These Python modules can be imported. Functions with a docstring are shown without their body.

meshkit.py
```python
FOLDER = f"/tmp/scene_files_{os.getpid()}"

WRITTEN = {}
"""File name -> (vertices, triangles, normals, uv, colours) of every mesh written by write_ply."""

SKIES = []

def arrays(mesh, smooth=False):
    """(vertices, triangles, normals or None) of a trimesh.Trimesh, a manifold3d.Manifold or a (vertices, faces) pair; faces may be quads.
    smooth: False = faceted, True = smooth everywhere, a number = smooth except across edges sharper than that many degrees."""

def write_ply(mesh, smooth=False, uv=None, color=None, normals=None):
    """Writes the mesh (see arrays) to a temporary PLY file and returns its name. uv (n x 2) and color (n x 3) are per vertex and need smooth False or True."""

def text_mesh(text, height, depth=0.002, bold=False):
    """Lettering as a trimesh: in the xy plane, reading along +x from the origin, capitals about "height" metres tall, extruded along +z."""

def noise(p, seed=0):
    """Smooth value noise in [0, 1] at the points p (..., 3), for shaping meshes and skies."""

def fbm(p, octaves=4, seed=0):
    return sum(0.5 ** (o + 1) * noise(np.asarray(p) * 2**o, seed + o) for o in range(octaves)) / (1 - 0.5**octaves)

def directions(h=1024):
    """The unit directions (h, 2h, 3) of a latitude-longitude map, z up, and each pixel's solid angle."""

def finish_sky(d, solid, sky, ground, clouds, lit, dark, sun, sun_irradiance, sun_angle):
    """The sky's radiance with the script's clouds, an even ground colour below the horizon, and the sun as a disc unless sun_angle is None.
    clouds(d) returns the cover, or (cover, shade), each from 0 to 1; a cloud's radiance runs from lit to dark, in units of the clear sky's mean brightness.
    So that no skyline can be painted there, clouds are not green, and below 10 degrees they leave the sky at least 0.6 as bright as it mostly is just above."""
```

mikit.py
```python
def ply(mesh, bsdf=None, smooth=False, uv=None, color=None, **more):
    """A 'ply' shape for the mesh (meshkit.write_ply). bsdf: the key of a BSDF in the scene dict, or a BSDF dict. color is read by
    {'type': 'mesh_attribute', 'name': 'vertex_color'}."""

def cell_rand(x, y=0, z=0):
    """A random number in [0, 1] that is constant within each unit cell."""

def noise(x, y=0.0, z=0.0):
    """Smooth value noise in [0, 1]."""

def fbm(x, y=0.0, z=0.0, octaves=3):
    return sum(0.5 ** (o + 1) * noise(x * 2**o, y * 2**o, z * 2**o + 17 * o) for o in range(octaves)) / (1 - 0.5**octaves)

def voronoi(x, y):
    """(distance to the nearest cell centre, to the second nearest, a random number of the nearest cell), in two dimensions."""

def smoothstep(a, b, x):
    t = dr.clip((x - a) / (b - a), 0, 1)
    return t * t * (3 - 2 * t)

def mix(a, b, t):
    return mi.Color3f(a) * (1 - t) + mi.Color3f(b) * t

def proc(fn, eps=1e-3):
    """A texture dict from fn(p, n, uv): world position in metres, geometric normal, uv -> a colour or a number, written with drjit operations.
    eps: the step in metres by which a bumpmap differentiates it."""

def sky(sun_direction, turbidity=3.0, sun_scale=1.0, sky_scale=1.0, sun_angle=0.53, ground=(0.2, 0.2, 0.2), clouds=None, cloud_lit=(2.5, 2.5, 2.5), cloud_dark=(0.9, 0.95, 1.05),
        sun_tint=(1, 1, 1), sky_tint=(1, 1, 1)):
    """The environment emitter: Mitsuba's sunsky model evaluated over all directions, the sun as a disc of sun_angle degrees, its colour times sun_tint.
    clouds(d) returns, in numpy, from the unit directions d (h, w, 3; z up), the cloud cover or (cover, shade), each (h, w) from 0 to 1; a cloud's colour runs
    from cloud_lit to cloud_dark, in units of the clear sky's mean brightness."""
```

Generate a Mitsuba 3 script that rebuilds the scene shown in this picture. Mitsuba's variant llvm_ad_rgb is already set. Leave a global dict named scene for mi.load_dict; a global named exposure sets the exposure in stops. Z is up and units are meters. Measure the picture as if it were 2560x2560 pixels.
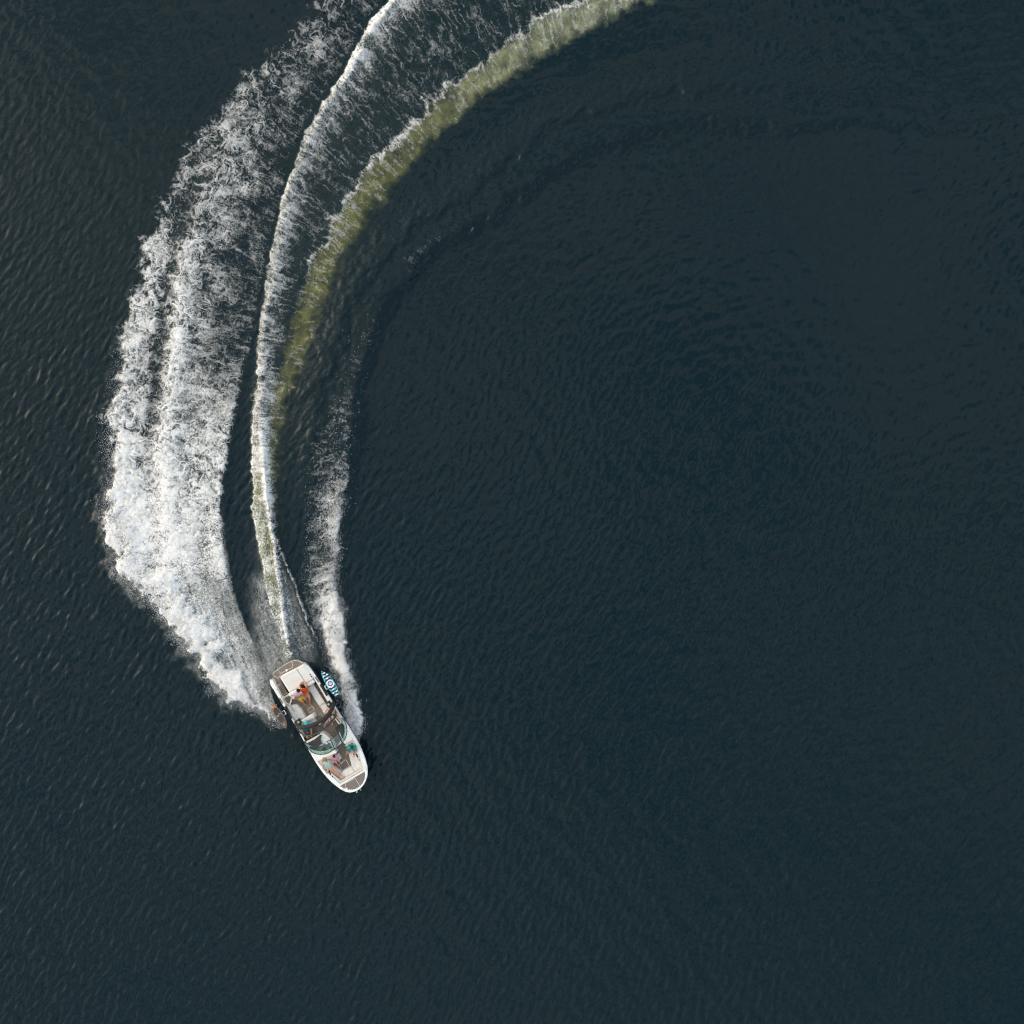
import math, random
import numpy as np, trimesh, mitsuba as mi, drjit as dr
import mikit, meshkit
from mikit import noise, fbm, voronoi, smoothstep, mix
from scipy.ndimage import map_coordinates, gaussian_filter

# ------------------------------------------------------------------ camera, sky, exposure
CAM_H, HALF = 55.0, 25.6                       # drone height, half the width of water in frame (50 photo px = 1 m)
T = mi.ScalarTransform4f
scene, labels = {}, {}
scene['camera'] = {'type': 'perspective', 'fov': 2 * math.degrees(math.atan(HALF / CAM_H)), 'fov_axis': 'x', 'near_clip': 1.0, 'far_clip': 9000.0,
                   'to_world': T().look_at(origin=[0, 0, CAM_H], target=[0, 0, 0], up=[0, 1, 0])}


SUN = np.array([-0.87, 0.25, 0.42]) / np.linalg.norm([-0.87, 0.25, 0.42])


def cloud_cover(d):
    """A thin overcast, brightest around the veiled sun, with some bluer breaks."""
    p = d / np.maximum(d[..., 2:], 0.10) * 9.0
    n = meshkit.fbm(np.stack([p[..., 0], p[..., 1], p[..., 2] * 0 + 3.3], -1), 4, 9)
    c = np.clip((n - 0.32) / 0.18, 0, 1)
    veil = np.exp((d @ SUN - 1) / 0.085)
    return np.maximum(0.08 + 0.56 * c + 0.42 * (d @ SUN), 0.95 * veil), 0.86 * (1 - veil) + 0.14 * np.clip((0.60 - n) * 3, 0, 1)


scene['sky_light'] = mikit.sky(SUN, turbidity=3.0, sun_scale=0.05, sun_angle=34.0, sky_scale=1.0, clouds=cloud_cover, cloud_lit=(12.0, 10.4, 8.5), cloud_dark=(0.90, 1.10, 1.20))
exposure = 2.75

# ------------------------------------------------------------------ the wake's own coordinates: angle and radius about the centre of the turn
CX, CY = 8.4, 2.6                              # centre of the turn (m)
TH0, TH1, DTH = -60.0, 180.0, 1.0


def curve(points, ext=None):
    """Radius (m) about the turn's centre, per degree, of a line given by ground points in units of 2 cm from the frame's upper left corner."""
    p = np.array(points, float)
    x, y = (p[:, 0] - 1280) / 50 - CX, (1280 - p[:, 1]) / 50 - CY
    th, r = np.degrees(np.arctan2(y, -x)), np.hypot(x, y)
    o = np.argsort(th)
    th, r = th[o], r[o]
    if ext:
        th, r = np.append(th, 160.0), np.append(r, r[-1] + 12 + ext)
    g = np.arange(TH0, TH1 + 1e-6, DTH)
    v = np.interp(g, th, r)
    return np.convolve(np.pad(v, 2, 'edge'), [0.1, 0.2, 0.4, 0.2, 0.1], 'valid')


CURVES = {
    'outer': curve([(700, 1815), (650, 1785), (590, 1765), (530, 1728), (500, 1675), (475, 1641), (436, 1593), (397, 1554), (357, 1507), (330, 1467), (306, 1436), (279, 1400), (262, 1361), (258, 1312),
                    (250, 1275), (254, 1216), (258, 1143), (250, 1110), (256, 1071), (258, 991), (276, 930), (280, 861), (288, 817), (292, 774), (308, 735), (330, 687), (338, 650), (352, 605), (385, 520), (410, 446),
                    (440, 375), (490, 305), (538, 239), (590, 174), (654, 115), (726, 47), (770, 10)], 3),
    'inner': curve([(705, 1795), (686, 1740), (664, 1672), (633, 1593), (605, 1534), (582, 1467), (570, 1357), (562, 1279), (564, 1200), (577, 1136), (598, 1035), (618, 926), (634, 868), (650, 780), (682, 600), (697, 543), (762, 326),
                    (871, 163), (914, 72), (965, 0)], 1),
    'spine': curve([(690, 1760), (560, 1690), (470, 1560), (430, 1420), (424, 1288), (417, 1107), (430, 980), (452, 835), (470, 672), (485, 600), (515, 500), (560, 400), (610, 300), (700, 170), (800, 60)], 3),
    'ridge': curve([(716, 1660), (715, 1652), (692, 1554), (664, 1475), (648, 1397), (634, 1318), (630, 1200), (630, 1107), (637, 962), (645, 817), (664, 709), (682, 600), (697, 543), (726, 417), (762, 326), (817, 235), (871, 163), (914, 72), (965, 0)], 2),
    'core': curve([(735, 1660), (722, 1600), (705, 1480), (690, 1380), (678, 1300), (664, 1143), (656, 1035), (658, 926), (672, 800), (705, 640), (760, 450), (850, 260), (990, 60)], 2),
    'strand': curve([(812, 1660), (790, 1601), (760, 1520), (725, 1430), (700, 1380), (688, 1330), (672, 1230), (664, 1143), (656, 1035), (658, 926), (672, 800)]),
    'green': curve([(770, 1660), (735, 1500), (707, 1357), (703, 1239), (704, 1180), (707, 1107), (722, 1035), (743, 962), (769, 890), (798, 781), (830, 701), (870, 640), (899, 590), (951, 510), (1034, 410), (1100, 344), (1159, 282),
                    (1221, 243), (1278, 200), (1350, 150), (1418, 104), (1495, 65), (1619, 8)], 5),
    'inlip': curve([(892, 1862), (914, 1830), (918, 1790), (900, 1731), (869, 1633), (865, 1534), (850, 1456), (853, 1357), (865, 1279), (877, 1200), (886, 1071), (899, 962), (935, 850), (1000, 720), (1100, 620), (1200, 560), (1330, 465), (1450, 385), (1600, 335), (1800, 310), (2000, 320)], -3),
    'inroot': curve([(860, 1860), (850, 1790), (830, 1720), (814, 1664), (790, 1574), (755, 1467), (763, 1318), (766, 1200), (780, 1089), (830, 998), (868, 908), (915, 820), (980, 720)]),
}
TABLE = {k: mi.Float(v) for k, v in CURVES.items()}


def polar(p):
    x, y = mi.Float(p.x) - CX, mi.Float(p.y) - CY
    return dr.rad2deg(dr.atan2(y, -x)), dr.sqrt(x * x + y * y)


def line(name, th):
    f = dr.clip((th - TH0) / DTH, 0, (TH1 - TH0) / DTH - 1.001)
    i = mi.UInt32(f)
    t = f - mi.Float(i)
    return dr.gather(mi.Float, TABLE[name], i) * (1 - t) + dr.gather(mi.Float, TABLE[name], i + 1) * t


def bump(x, a, b, c, d):
    """0 before a, 1 from b to c, 0 after d."""
    return smoothstep(a, b, x) * (1 - smoothstep(c, d, x))


def ridged(x, y, s):
    return 1 - dr.abs(2 * noise(x, y, s) - 1)


def wake(p):
    """(density of foam from 0 to 1, how much air and silt is stirred in below, fineness, height of the wave in m)"""
    th, r = polar(p)
    x, y = mi.Float(p.x), mi.Float(p.y)
    s = dr.deg2rad(th) * 20.0                                         # metres along the wake
    age = dr.clip((th + 33.0) / 105.0, 0, 1.6)
    wob = (fbm(x * 1.1, y * 1.1, 3.0, 4) - 0.5)
    wob2 = (fbm(x * 4.0, y * 4.0, 8.0, 3) - 0.5)
    lump = fbm(x * 0.45 + 7, y * 0.45, 5.0, 3)
    # --- outer plume: between 'outer' and 'inner'
    ro, ri, rs = line('outer', th), line('inner', th), line('spine', th)
    jag = wob * 1.3 + wob2 * 0.6 + (0.4 * (noise(s * 1.3, 3.0) - 0.5) + 0.5 * (noise(s * 3.1, 5.0) - 0.5)) * (1 - 0.5 * age)
    dout = ro + jag - r
    din = r - ri + wob * 0.25 + wob2 * 0.15
    on = smoothstep(-36.5, -33.5, th)
    edge = smoothstep(-0.08, 0.40 + 1.1 * age, dout) * smoothstep(-0.05, 0.35, din)
    fresh = 1 - smoothstep(-9.0, 12.0, th)
    old = smoothstep(12.0, 75.0, th)
    across = r - rs
    u = dr.clip(dout / dr.maximum(ro - ri, 0.2), 0, 1.5)                 # 0 at the outer rim, 1 at the inner one
    mid = 0.57 - 0.27 * old - 0.13 * smoothstep(0.5, 0.8, u + wob * 0.4) * smoothstep(0, 30, th) * (1 - 0.6 * old) - 0.10 * (1 - smoothstep(0.0, 0.12, u))
    body = 0.84 * fresh + (1 - fresh) * mid
    body = body + (lump - 0.5) * 0.24
    spine = dr.exp(-dr.square(across / 0.55)) + 0.6 * dr.exp(-dr.square((across - 2.2 - wob) / 0.9))
    body = body + 0.24 * spine * (1 - smoothstep(8, 40, th)) * (1 - 0.6 * fresh) + 0.13 * (1 - smoothstep(0.1, 0.5, u)) * (1 - smoothstep(-14, 2, th))
    gap = dr.exp(-dr.square((across - 0.9 - wob * 0.8) / 0.35)) * bump(th, -8, 2, 20, 38)
    body = body - 0.20 * gap
    inside = smoothstep(0.9, 2.4, -across + wob * 1.2) * bump(th, 2.0, 14.0, 80, 110)
    body = body - 0.14 * inside
    veil = bump(th, -35.0, -29.0, -20.0, -11.0) * smoothstep(0.38, 0.62, u + wob * 0.25)    # the thin clear sheet next to the hull
    body = body - 0.75 * veil
    mist = 0.13 * dr.exp(-dr.square((dout + 0.02) / 0.26)) * bump(th, -35, -31, -12, 2)
    uc = (ro + 0.5 * wob - r) / dr.maximum(ro - ri, 0.2)
    sheet = bump(th, -34.5, -30.0, -17.0, -5.0) * smoothstep(0.30, 0.55, uc) * (1 - smoothstep(0.965, 1.0, (ro - r) / dr.maximum(ro - ri, 0.2) + wob2 * 0.05)) * (0.78 - 0.46 * smoothstep(0.5, 1.0, uc))
    plume = dr.clip(body, 0, 1.1) * edge * on * (1 - smoothstep(95, 140, th))
    # --- prop wash: crest 'ridge', bright 'core', 'strand'; lace between crest and the olive band
    rr, rc, rst, rg = line('ridge', th), line('core', th), line('strand', th), line('green', th)
    aft = smoothstep(-28.2, -26.5, th)
    w = 0.26 + 0.50 * smoothstep(15, 70, th)
    dcr = rr - r + wob * 0.40 + wob2 * 0.26
    crest = smoothstep(-0.05, 0.10, dcr) * (1 - smoothstep(w * 0.35, w * 1.5, dcr))
    lace = smoothstep(0.0, 0.2, dcr) * (0.56 - 0.36 * smoothstep(0.5, 1.6 + 1.4 * smoothstep(30, 70, th), dcr))
    lace = lace * smoothstep(0.0, 0.8, r - rg - 0.9 * smoothstep(8, 20, th) + wob * 0.6)
    ocore = (r - rc + wob * 0.1)
    core = dr.exp(-dr.square(ocore / (0.20 + 0.26 * bump(th, -12, -3, 9, 22)))) * (1 - smoothstep(3, 18, th))
    strand = dr.exp(-dr.square((r - rst + wob * 0.35) / 0.085)) * (1 - smoothstep(-2, 4, th))
    t2 = dr.exp(-dr.square((r - (rc * 0.55 + rst * 0.45) + wob * 0.2) / 0.085)) * (1 - smoothstep(-18, -10, th))
    dg = r - rg + wob * 0.75 + wob2 * 0.5                            # outward from the olive band's inner edge
    gw = 0.88 + 0.42 * smoothstep(20, 45, th)
    onband = smoothstep(-0.20, 0.55, dg) * smoothstep(-16, 2, th)
    band = onband * (1 - smoothstep(gw - 0.1, gw + 0.5, dg))
    rim = dr.exp(-dr.square((dg - gw - 0.25 + wob * 0.5) / 0.30)) * smoothstep(14, 30, th) * (0.45 + 0.25 * lump)
    inner_mist = smoothstep(-0.7, 0.5, rr - r + 1.4 * (1 - smoothstep(-27, -12, th)) + wob * 0.8) * smoothstep(-0.25, 0.45, r - rst + wob * 0.5) * bump(th, -30, -27, -20, -8)
    wash = dr.maximum(dr.maximum(crest * (0.60 + 0.5 * (lump - 0.5) + 0.20 * smoothstep(25, 65, th)), core * 0.78), dr.maximum(0.55 * strand, 0.42 * t2))
    wash = dr.maximum(wash, dr.maximum(lace, dr.maximum(band * (0.27 + 0.16 * smoothstep(60, 90, th) + 0.25 * (1 - smoothstep(25, 50, th)) * smoothstep(0.7, 1.3, dg)), rim)))
    wash = dr.maximum(wash, 0.46 * inner_mist * smoothstep(0.35, 0.6, fbm(s * 0.6, r * 5.0, 2.0, 3))) * aft
    sheet = dr.maximum(dr.maximum(sheet, mist), 0.27 * inner_mist * smoothstep(-0.1, 0.5, r - rst) * (0.6 + 0.8 * fbm(s * 0.5, r * 3.0, 4.0, 3)))
    # --- inner plume off the port bow
    rl, rt = line('inlip', th), line('inroot', th)
    dl = r - rl + wob * 0.45 + wob2 * 0.3
    wid = dr.maximum(rt - rl, 0.3)
    young = 1 - smoothstep(-33, -12, th)
    lip = smoothstep(-0.05, 0.25, dl) * (1 - smoothstep(wid * 0.55, wid * 1.15, dl + wob * 0.5))
    near = 1 - smoothstep(0.1, 0.75, dl / wid)
    ip = lip * (0.29 + 0.60 * young + 0.30 * near * (1 - young) * (1 - smoothstep(-12, 2, th)) + (lump - 0.5) * 0.4)
    ip = ip * smoothstep(-43.0, -39.5, th) * (1 - smoothstep(2, 30, th) * 0.60) * (1 - smoothstep(34, 62, th))
    # --- below the surface
    olive = band * (0.72 + 0.22 * smoothstep(0, 25, th)) * (0.70 + 1.3 * (fbm(x * 1.3, y * 1.3, 41.0, 3) - 0.45))
    olive = dr.maximum(olive, 0.85 * smoothstep(0, 0.15, rr - r) * smoothstep(0.0, 0.15, r - rc) * bump(th, -25, -14, -4, 6))
    milky = 0.75 * sheet + dr.clip(plume * 1.1 - 0.45, 0, 1) * 0.45 + 0.45 * crest * aft + 0.5 * lace * aft * 0.8
    # --- heights
    h = 0.20 * bump(th, -37, -30, -12, 25) * dr.exp(-dr.square((dout - 0.9) / 0.9)) * on + 0.14 * dr.exp(-dr.square(across / 0.8)) * on * (1 - old) * (1 - 0.4 * fresh)
    h = h + aft * (0.12 * dr.exp(-dr.square((dcr - 0.45) / 0.26)) * (1 - 0.5 * smoothstep(60, 110, th)) + 0.18 * core + 0.10 * strand)
    h = h - 0.03 * bump(r, ri - 1.4, ri - 0.7, ri - 0.3, ri + 0.2) * bump(th, -32, -26, 6, 22)
    h = h + 0.12 * dr.exp(-dr.square((dl - 0.35) / 0.5)) * bump(th, -43, -38, -15, 5) + (0.32 * smoothstep(-0.50, 0.25, dl + wob * 0.7) * (1 - smoothstep(0.4, 3.2, dl)) + 0.15 * smoothstep(1.2, 1.9, dl + wob * 1.1) * (1 - smoothstep(1.9, 4.2, dl))) * bump(th, -15, 5, 95, 140)
    kind = dr.select(plume > dr.maximum(wash, ip), 0, dr.select(wash > ip, 1, 2))
    return plume, wash, ip, dr.clip(olive, 0, 1), dr.clip(milky, 0, 1), h, th, r, s, sheet * on, u


def thread(n, k):
    """Thin bright threads where smooth noise passes one half."""
    return 1 / (1 + dr.square((2 * n - 1) * k))


def foam(p):
    """(cover of white foam, olive silt, milky air, density)"""
    plume, wash, ip, olive, milky, h, th, r, s, sheet, u = wake(p)
    x, y = mi.Float(p.x), mi.Float(p.y)
    d = dr.maximum(plume, dr.maximum(wash, ip))
    wx, wy = fbm(x * 2.1, y * 2.1, 11.0, 3) - 0.5, fbm(x * 2.1, y * 2.1, 23.0, 3) - 0.5
    q, w = s + wx * 0.75, r * 0.72 + wy * 0.75
    young = 1 - smoothstep(-16.0, 2.0, th)
    n1, n2, n3 = noise(q * 3.7, w * 3.7, 1.0), noise(q * 7.8, w * 7.8, 2.0), noise(x * 12.5 + wx * 4, y * 12.5 + wy * 4, 3.0)
    g = noise(x * 19.0, y * 19.0, 9.0)
    g2 = noise(x * 31.0, y * 31.0, 4.0)
    st = noise(s * 5.5 + wx * 2.0, r * 1.8 + wy * 2.0, 4.0)
    clump = fbm(x * 1.5, y * 1.5, 31.0, 3)
    lacy = 0.38 * thread(n1, 4.0) + 0.36 * thread(n2, 3.2) + 0.28 * thread(n3, 2.2) + 0.22 * (g - 0.5) + 0.42 * (clump - 0.5)
    cross = 0.40 * thread(noise(s * 4.6 + wx * 1.5, r * 1.15 + wy, 14.0), 3.4) + 0.34 * thread(noise(s * 9.5 + wx * 2, r * 2.6 + wy, 15.0), 2.6) + 0.28 * thread(n3, 2.2) + 0.22 * (g - 0.5) + 0.42 * (clump - 0.5)
    inside = dr.maximum(smoothstep(-0.05, 0.10, wash - plume), 0.85 * smoothstep(0.48, 0.66, u + wx * 0.4) * smoothstep(0, 12, th))
    lacy = lacy + 0.25 * (noise(s * 6.0 + wx * 2, r * 1.7 + wy, 16.0) - 0.5)
    lacy = lacy * (1 - 0.8 * inside) + cross * 0.8 * inside
    fine = 0.16 * thread(n2, 2.5) + 0.26 * thread(n3, 2.0) + 0.55 * (g - 0.5) + 0.35 * (g2 - 0.5) + 0.40 * (st - 0.5) + 0.7 * (clump - 0.5) + 0.22
    z = (lacy - 0.56) / 0.23 * (1 - young) + (fine - 0.5) / 0.21 * young
    z = z + (d - 0.5) * 4.4
    cover = smoothstep(-1.4, 2.2, z) * (0.38 + 0.62 * smoothstep(0.25, 0.85, d)) * smoothstep(0.02, 0.2, d)
    grain = 0.72 + 0.9 * (g - 0.5) + 0.7 * (noise(s * 1.4, r * 9.0, 6.0) - 0.5) + 0.5 * (g2 - 0.5) + 0.6 * (clump - 0.5)
    cover = dr.maximum(cover, dr.clip(sheet * grain, 0, 1))
    return cover, olive, milky, d


def pts(x, y):
    x, y = np.ravel(x), np.ravel(y)
    return mi.Point3f(mi.Float(x), mi.Float(y), mi.Float(np.zeros(x.size)))


# ------------------------------------------------------------------ water: one sheet to the horizon, fine near the boat
def wave_field(n=1024, size=64.0, seed=3):
    """Small wind waves on a periodic patch: (fine chop, longer swell), in m, each with unit spread."""
    rng = np.random.default_rng(seed)
    k = np.fft.fftfreq(n, size / n) * 2 * np.pi
    kx, ky = np.meshgrid(k, k)
    kk = np.hypot(kx, ky) + 1e-9
    ang = np.arctan2(ky, kx)
    white = np.fft.fft2(rng.normal(size=(n, n)))

    def band(lo, hi, power, way, spread):
        a = np.abs((ang - way + np.pi / 2) % np.pi - np.pi / 2)
        f = np.where((kk > 2 * np.pi / hi) & (kk < 2 * np.pi / lo), kk ** power, 0) * (0.12 + np.exp(-(a / spread) ** 2))
        z = np.fft.ifft2(white * f).real
        return z / z.std()
    return band(0.19, 0.62, -2.0, math.radians(-28), 0.55), band(0.45, 1.9, -2.5, math.radians(38), 0.5), band(0.3, 1.2, -2.4, math.radians(-75), 0.5)


fine_line = np.arange(-27.0, 27.0 + 1e-6, 0.0625)
steps = 0.0625 * 1.13 ** np.arange(1, 80)
far_line = 27.0 + np.cumsum(steps)
far_line = far_line[far_line < 5000]
axis = np.concatenate([-far_line[::-1], fine_line, far_line])
GX, GY = np.meshgrid(axis, axis)
chop, swell, cross = wave_field()
ij = [(GY % 64.0) * 16, (GX % 64.0) * 16]
chop, swell, cross = (map_coordinates(w, ij, order=1, mode='wrap') for w in (chop, swell, cross))
fade = np.clip(1 - (np.maximum(np.abs(GX), np.abs(GY)) - 27.5) / 9.0, 0, 1)
far_fade = np.clip(1 - (np.maximum(np.abs(GX), np.abs(GY)) - 27.5) / 25.0, 0, 1)
patch = meshkit.fbm(np.stack([GX * 0.11, GY * 0.11, GX * 0], -1), 3, 2)
gust = np.clip((-GX * 0.5 - GY) / 30 + 0.5, 0, 1)                    # rougher towards the lower left, calmer inside the turn
rough = (0.25 + 0.95 * gust) * (0.55 + 0.9 * patch)
z = 0.0072 * chop * rough * fade + 0.0060 * swell * (0.35 + 0.65 * gust) * far_fade + 0.0030 * cross * far_fade
plume, wash, ip, olive, milky, h, th, r, s, sheet, _u = (np.array(a).reshape(GX.shape) for a in wake(pts(GX, GY)))
cover, _, _, dens = (np.array(a).reshape(GX.shape) for a in foam(pts(GX, GY)))
calm = np.clip(1 - 1.3 * dens, 0.25, 1)
z = z * calm * (1 + 2.2 * np.exp(-((GX + 7.35) ** 2 + (GY + 11.9) ** 2) / 0.9)) + h + fade * np.clip(dens, 0, 1) * (gaussian_filter(cover, 0.8) * 0.13 + 0.16 * (meshkit.fbm(np.stack([GX * 2.3, GY * 2.3, GX * 0], -1), 4, 11) - 0.5))
n = len(axis)
verts = np.stack([GX, GY, z], -1).reshape(-1, 3)
quad = (np.arange(n - 1)[:, None] * n + np.arange(n - 1)).reshape(-1)
faces = np.stack([np.stack([quad, quad + 1, quad + n + 1], -1), np.stack([quad, quad + n + 1, quad + n], -1)], 1)
gz_x, gz_y = np.gradient(z, axis, axis=1), np.gradient(z, axis, axis=0)
normals = np.stack([-gz_x, -gz_y, np.ones_like(z)], -1).reshape(-1, 3)
normals /= np.linalg.norm(normals, axis=1, keepdims=True)
which = np.where(np.maximum(dens, sheet) > 0.10, np.select([np.maximum(plume, sheet) >= np.maximum(wash, ip), wash >= ip], [1, 2], 3), 0)
which = which.reshape(-1)[quad]

scene['water_body'] = {'type': 'principled', 'base_color': mikit.proc(lambda p, n, uv: water_colour(p)), 'roughness': 0.07, 'eta': 1.27}
scene['foam_white'] = {'type': 'diffuse', 'reflectance': mikit.proc(lambda p, n, uv: foam_tone(p))}
scene['wet_foam'] = {'type': 'blendbsdf', 'weight': mikit.proc(lambda p, n, uv: foam(p)[0]), 'a': {'type': 'ref', 'id': 'water_body'}, 'b': {'type': 'ref', 'id': 'foam_white'}}


def foam_tone(p):
    """Foam is whitest where it is thick, a little greyer where the bubbles are coarse."""
    x, y = mi.Float(p.x), mi.Float(p.y)
    t = 0.45 * fbm(x * 2.2, y * 2.2, 61.0, 3) + 0.30 * noise(x * 9, y * 9, 5.0) + 0.25 * noise(x * 24, y * 24, 6.0)
    return mix((0.60, 0.615, 0.60), (0.90, 0.90, 0.895), smoothstep(0.22, 0.62, t))


def water_colour(p):
    """Dark lake water; olive where the propeller stirred up silt, pale green where it is full of fine bubbles."""
    _, _, _, olive, milky, *_ = wake(p)
    silt = fbm(p.x * 0.16, p.y * 0.16, 2.0, 3)
    c = mix((0.0026, 0.0143, 0.0214), (0.0042, 0.0156, 0.0204), silt)
    th = wake(p)[6]
    c = mix(c, mix((0.128, 0.136, 0.045), (0.25, 0.275, 0.165), smoothstep(40, 85, th)), olive * (0.85 + 0.9 * (fbm(p.x * 3, p.y * 3, 1.0, 3) - 0.5)))
    return c + mi.Color3f(0.055, 0.075, 0.060) * milky


def water_part(key, i, bsdf):
    f = faces[which == i].reshape(-1, 3)
    used, f = np.unique(f, return_inverse=True)
    f = f.reshape(-1, 3)
    path = meshkit.write_ply((verts[used], f), normals=normals[used])
    scene[key] = {'type': 'ply', 'filename': path, 'face_normals': False, 'bsdf': {'type': 'ref', 'id': bsdf}}


water_part('water', 0, 'wet_foam')
labels['water'] = {'label': 'dark blue green lake water with small ripples', 'category': 'water', 'kind': 'structure'}
water_part('bow_spray_foam', 1, 'wet_foam')
labels['bow_spray_foam'] = {'label': 'broad white foaming plume thrown out on the left side of the curved wake', 'category': 'foam', 'kind': 'stuff'}
water_part('propeller_foam', 2, 'wet_foam')
labels['propeller_foam'] = {'label': 'narrow white and olive band of churned water trailing from the stern in a curve', 'category': 'foam', 'kind': 'stuff'}
water_part('inner_foam', 3, 'wet_foam')
labels['inner_foam'] = {'label': 'thin strip of white foam on the right side of the boat, inside the turn', 'category': 'foam', 'kind': 'stuff'}

# ------------------------------------------------------------------ mesh helpers
import manifold3d as m3
from shapely.geometry import Polygon, LineString, Point, MultiPolygon, box
from shapely import affinity
from shapely.ops import split as shp_split, unary_union

AXIS, SIDE = np.array([0.5, -0.866025]), np.array([0.866025, 0.5])      # the boat's heading and its left side, on the water


def at(u, v, z=0.0):
    """The point at height z (m) for survey marks u, v (2.07 mm grid of the boat's own survey, read off at that height)."""
    f = (CAM_H - z) / CAM_H / 50
    return np.array([(640 + u * 320 / 1546 - 1280) * f, (1280 - 1620 - v * 320 / 1546) * f, z])


def flat(points, z):
    return np.array([at(u, v, z)[:2] for u, v in points])


def poly(points, z):
    return Polygon(flat(points, z)).buffer(0)


def soften(shape, r):
    """Rounds the corners of a polygon by about r."""
    return shape.buffer(-r, join_style=1).buffer(2 * r, join_style=1).buffer(-r, join_style=1).simplify(0.002)


def pieces(shape):
    return [g for g in getattr(shape, 'geoms', [shape]) if g.area > 1e-4]


def slab(shape, z0, z1):
    parts = []
    for g in pieces(shape):
        m = trimesh.creation.extrude_polygon(g, z1 - z0, engine='earcut')
        m.apply_translation([0, 0, z0])
        parts.append(m)
    return trimesh.util.concatenate(parts)


def cushion(shape, z0, z1, r=0.035, steps=4):
    """An upholstered block: straight sides and a rolled upper edge."""
    parts = []
    for g in pieces(soften(shape, min(r, 0.03))):
        prev = slab(g, z0, z1 - r)
        parts.append(prev)
        ring = np.array(g.exterior.coords)[:-1]
        rings = []
        for k in range(steps + 1):
            a = k / steps * math.pi / 2
            q = g.buffer(-r * (1 - math.cos(a)), join_style=1)
            q = max(pieces(q), key=lambda t: t.area)
            line_ = LineString(np.array(q.exterior.coords))
            n_ = 72
            start = line_.project(Point(ring[0]))
            pts_ = [line_.interpolate((start + i * line_.length / n_) % line_.length) for i in range(n_)]
            rings.append(np.array([[t.x, t.y, z1 - r + r * math.sin(a)] for t in pts_]))
        parts.append(loft(rings, top=True))
    return trimesh.util.concatenate(parts)


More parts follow.
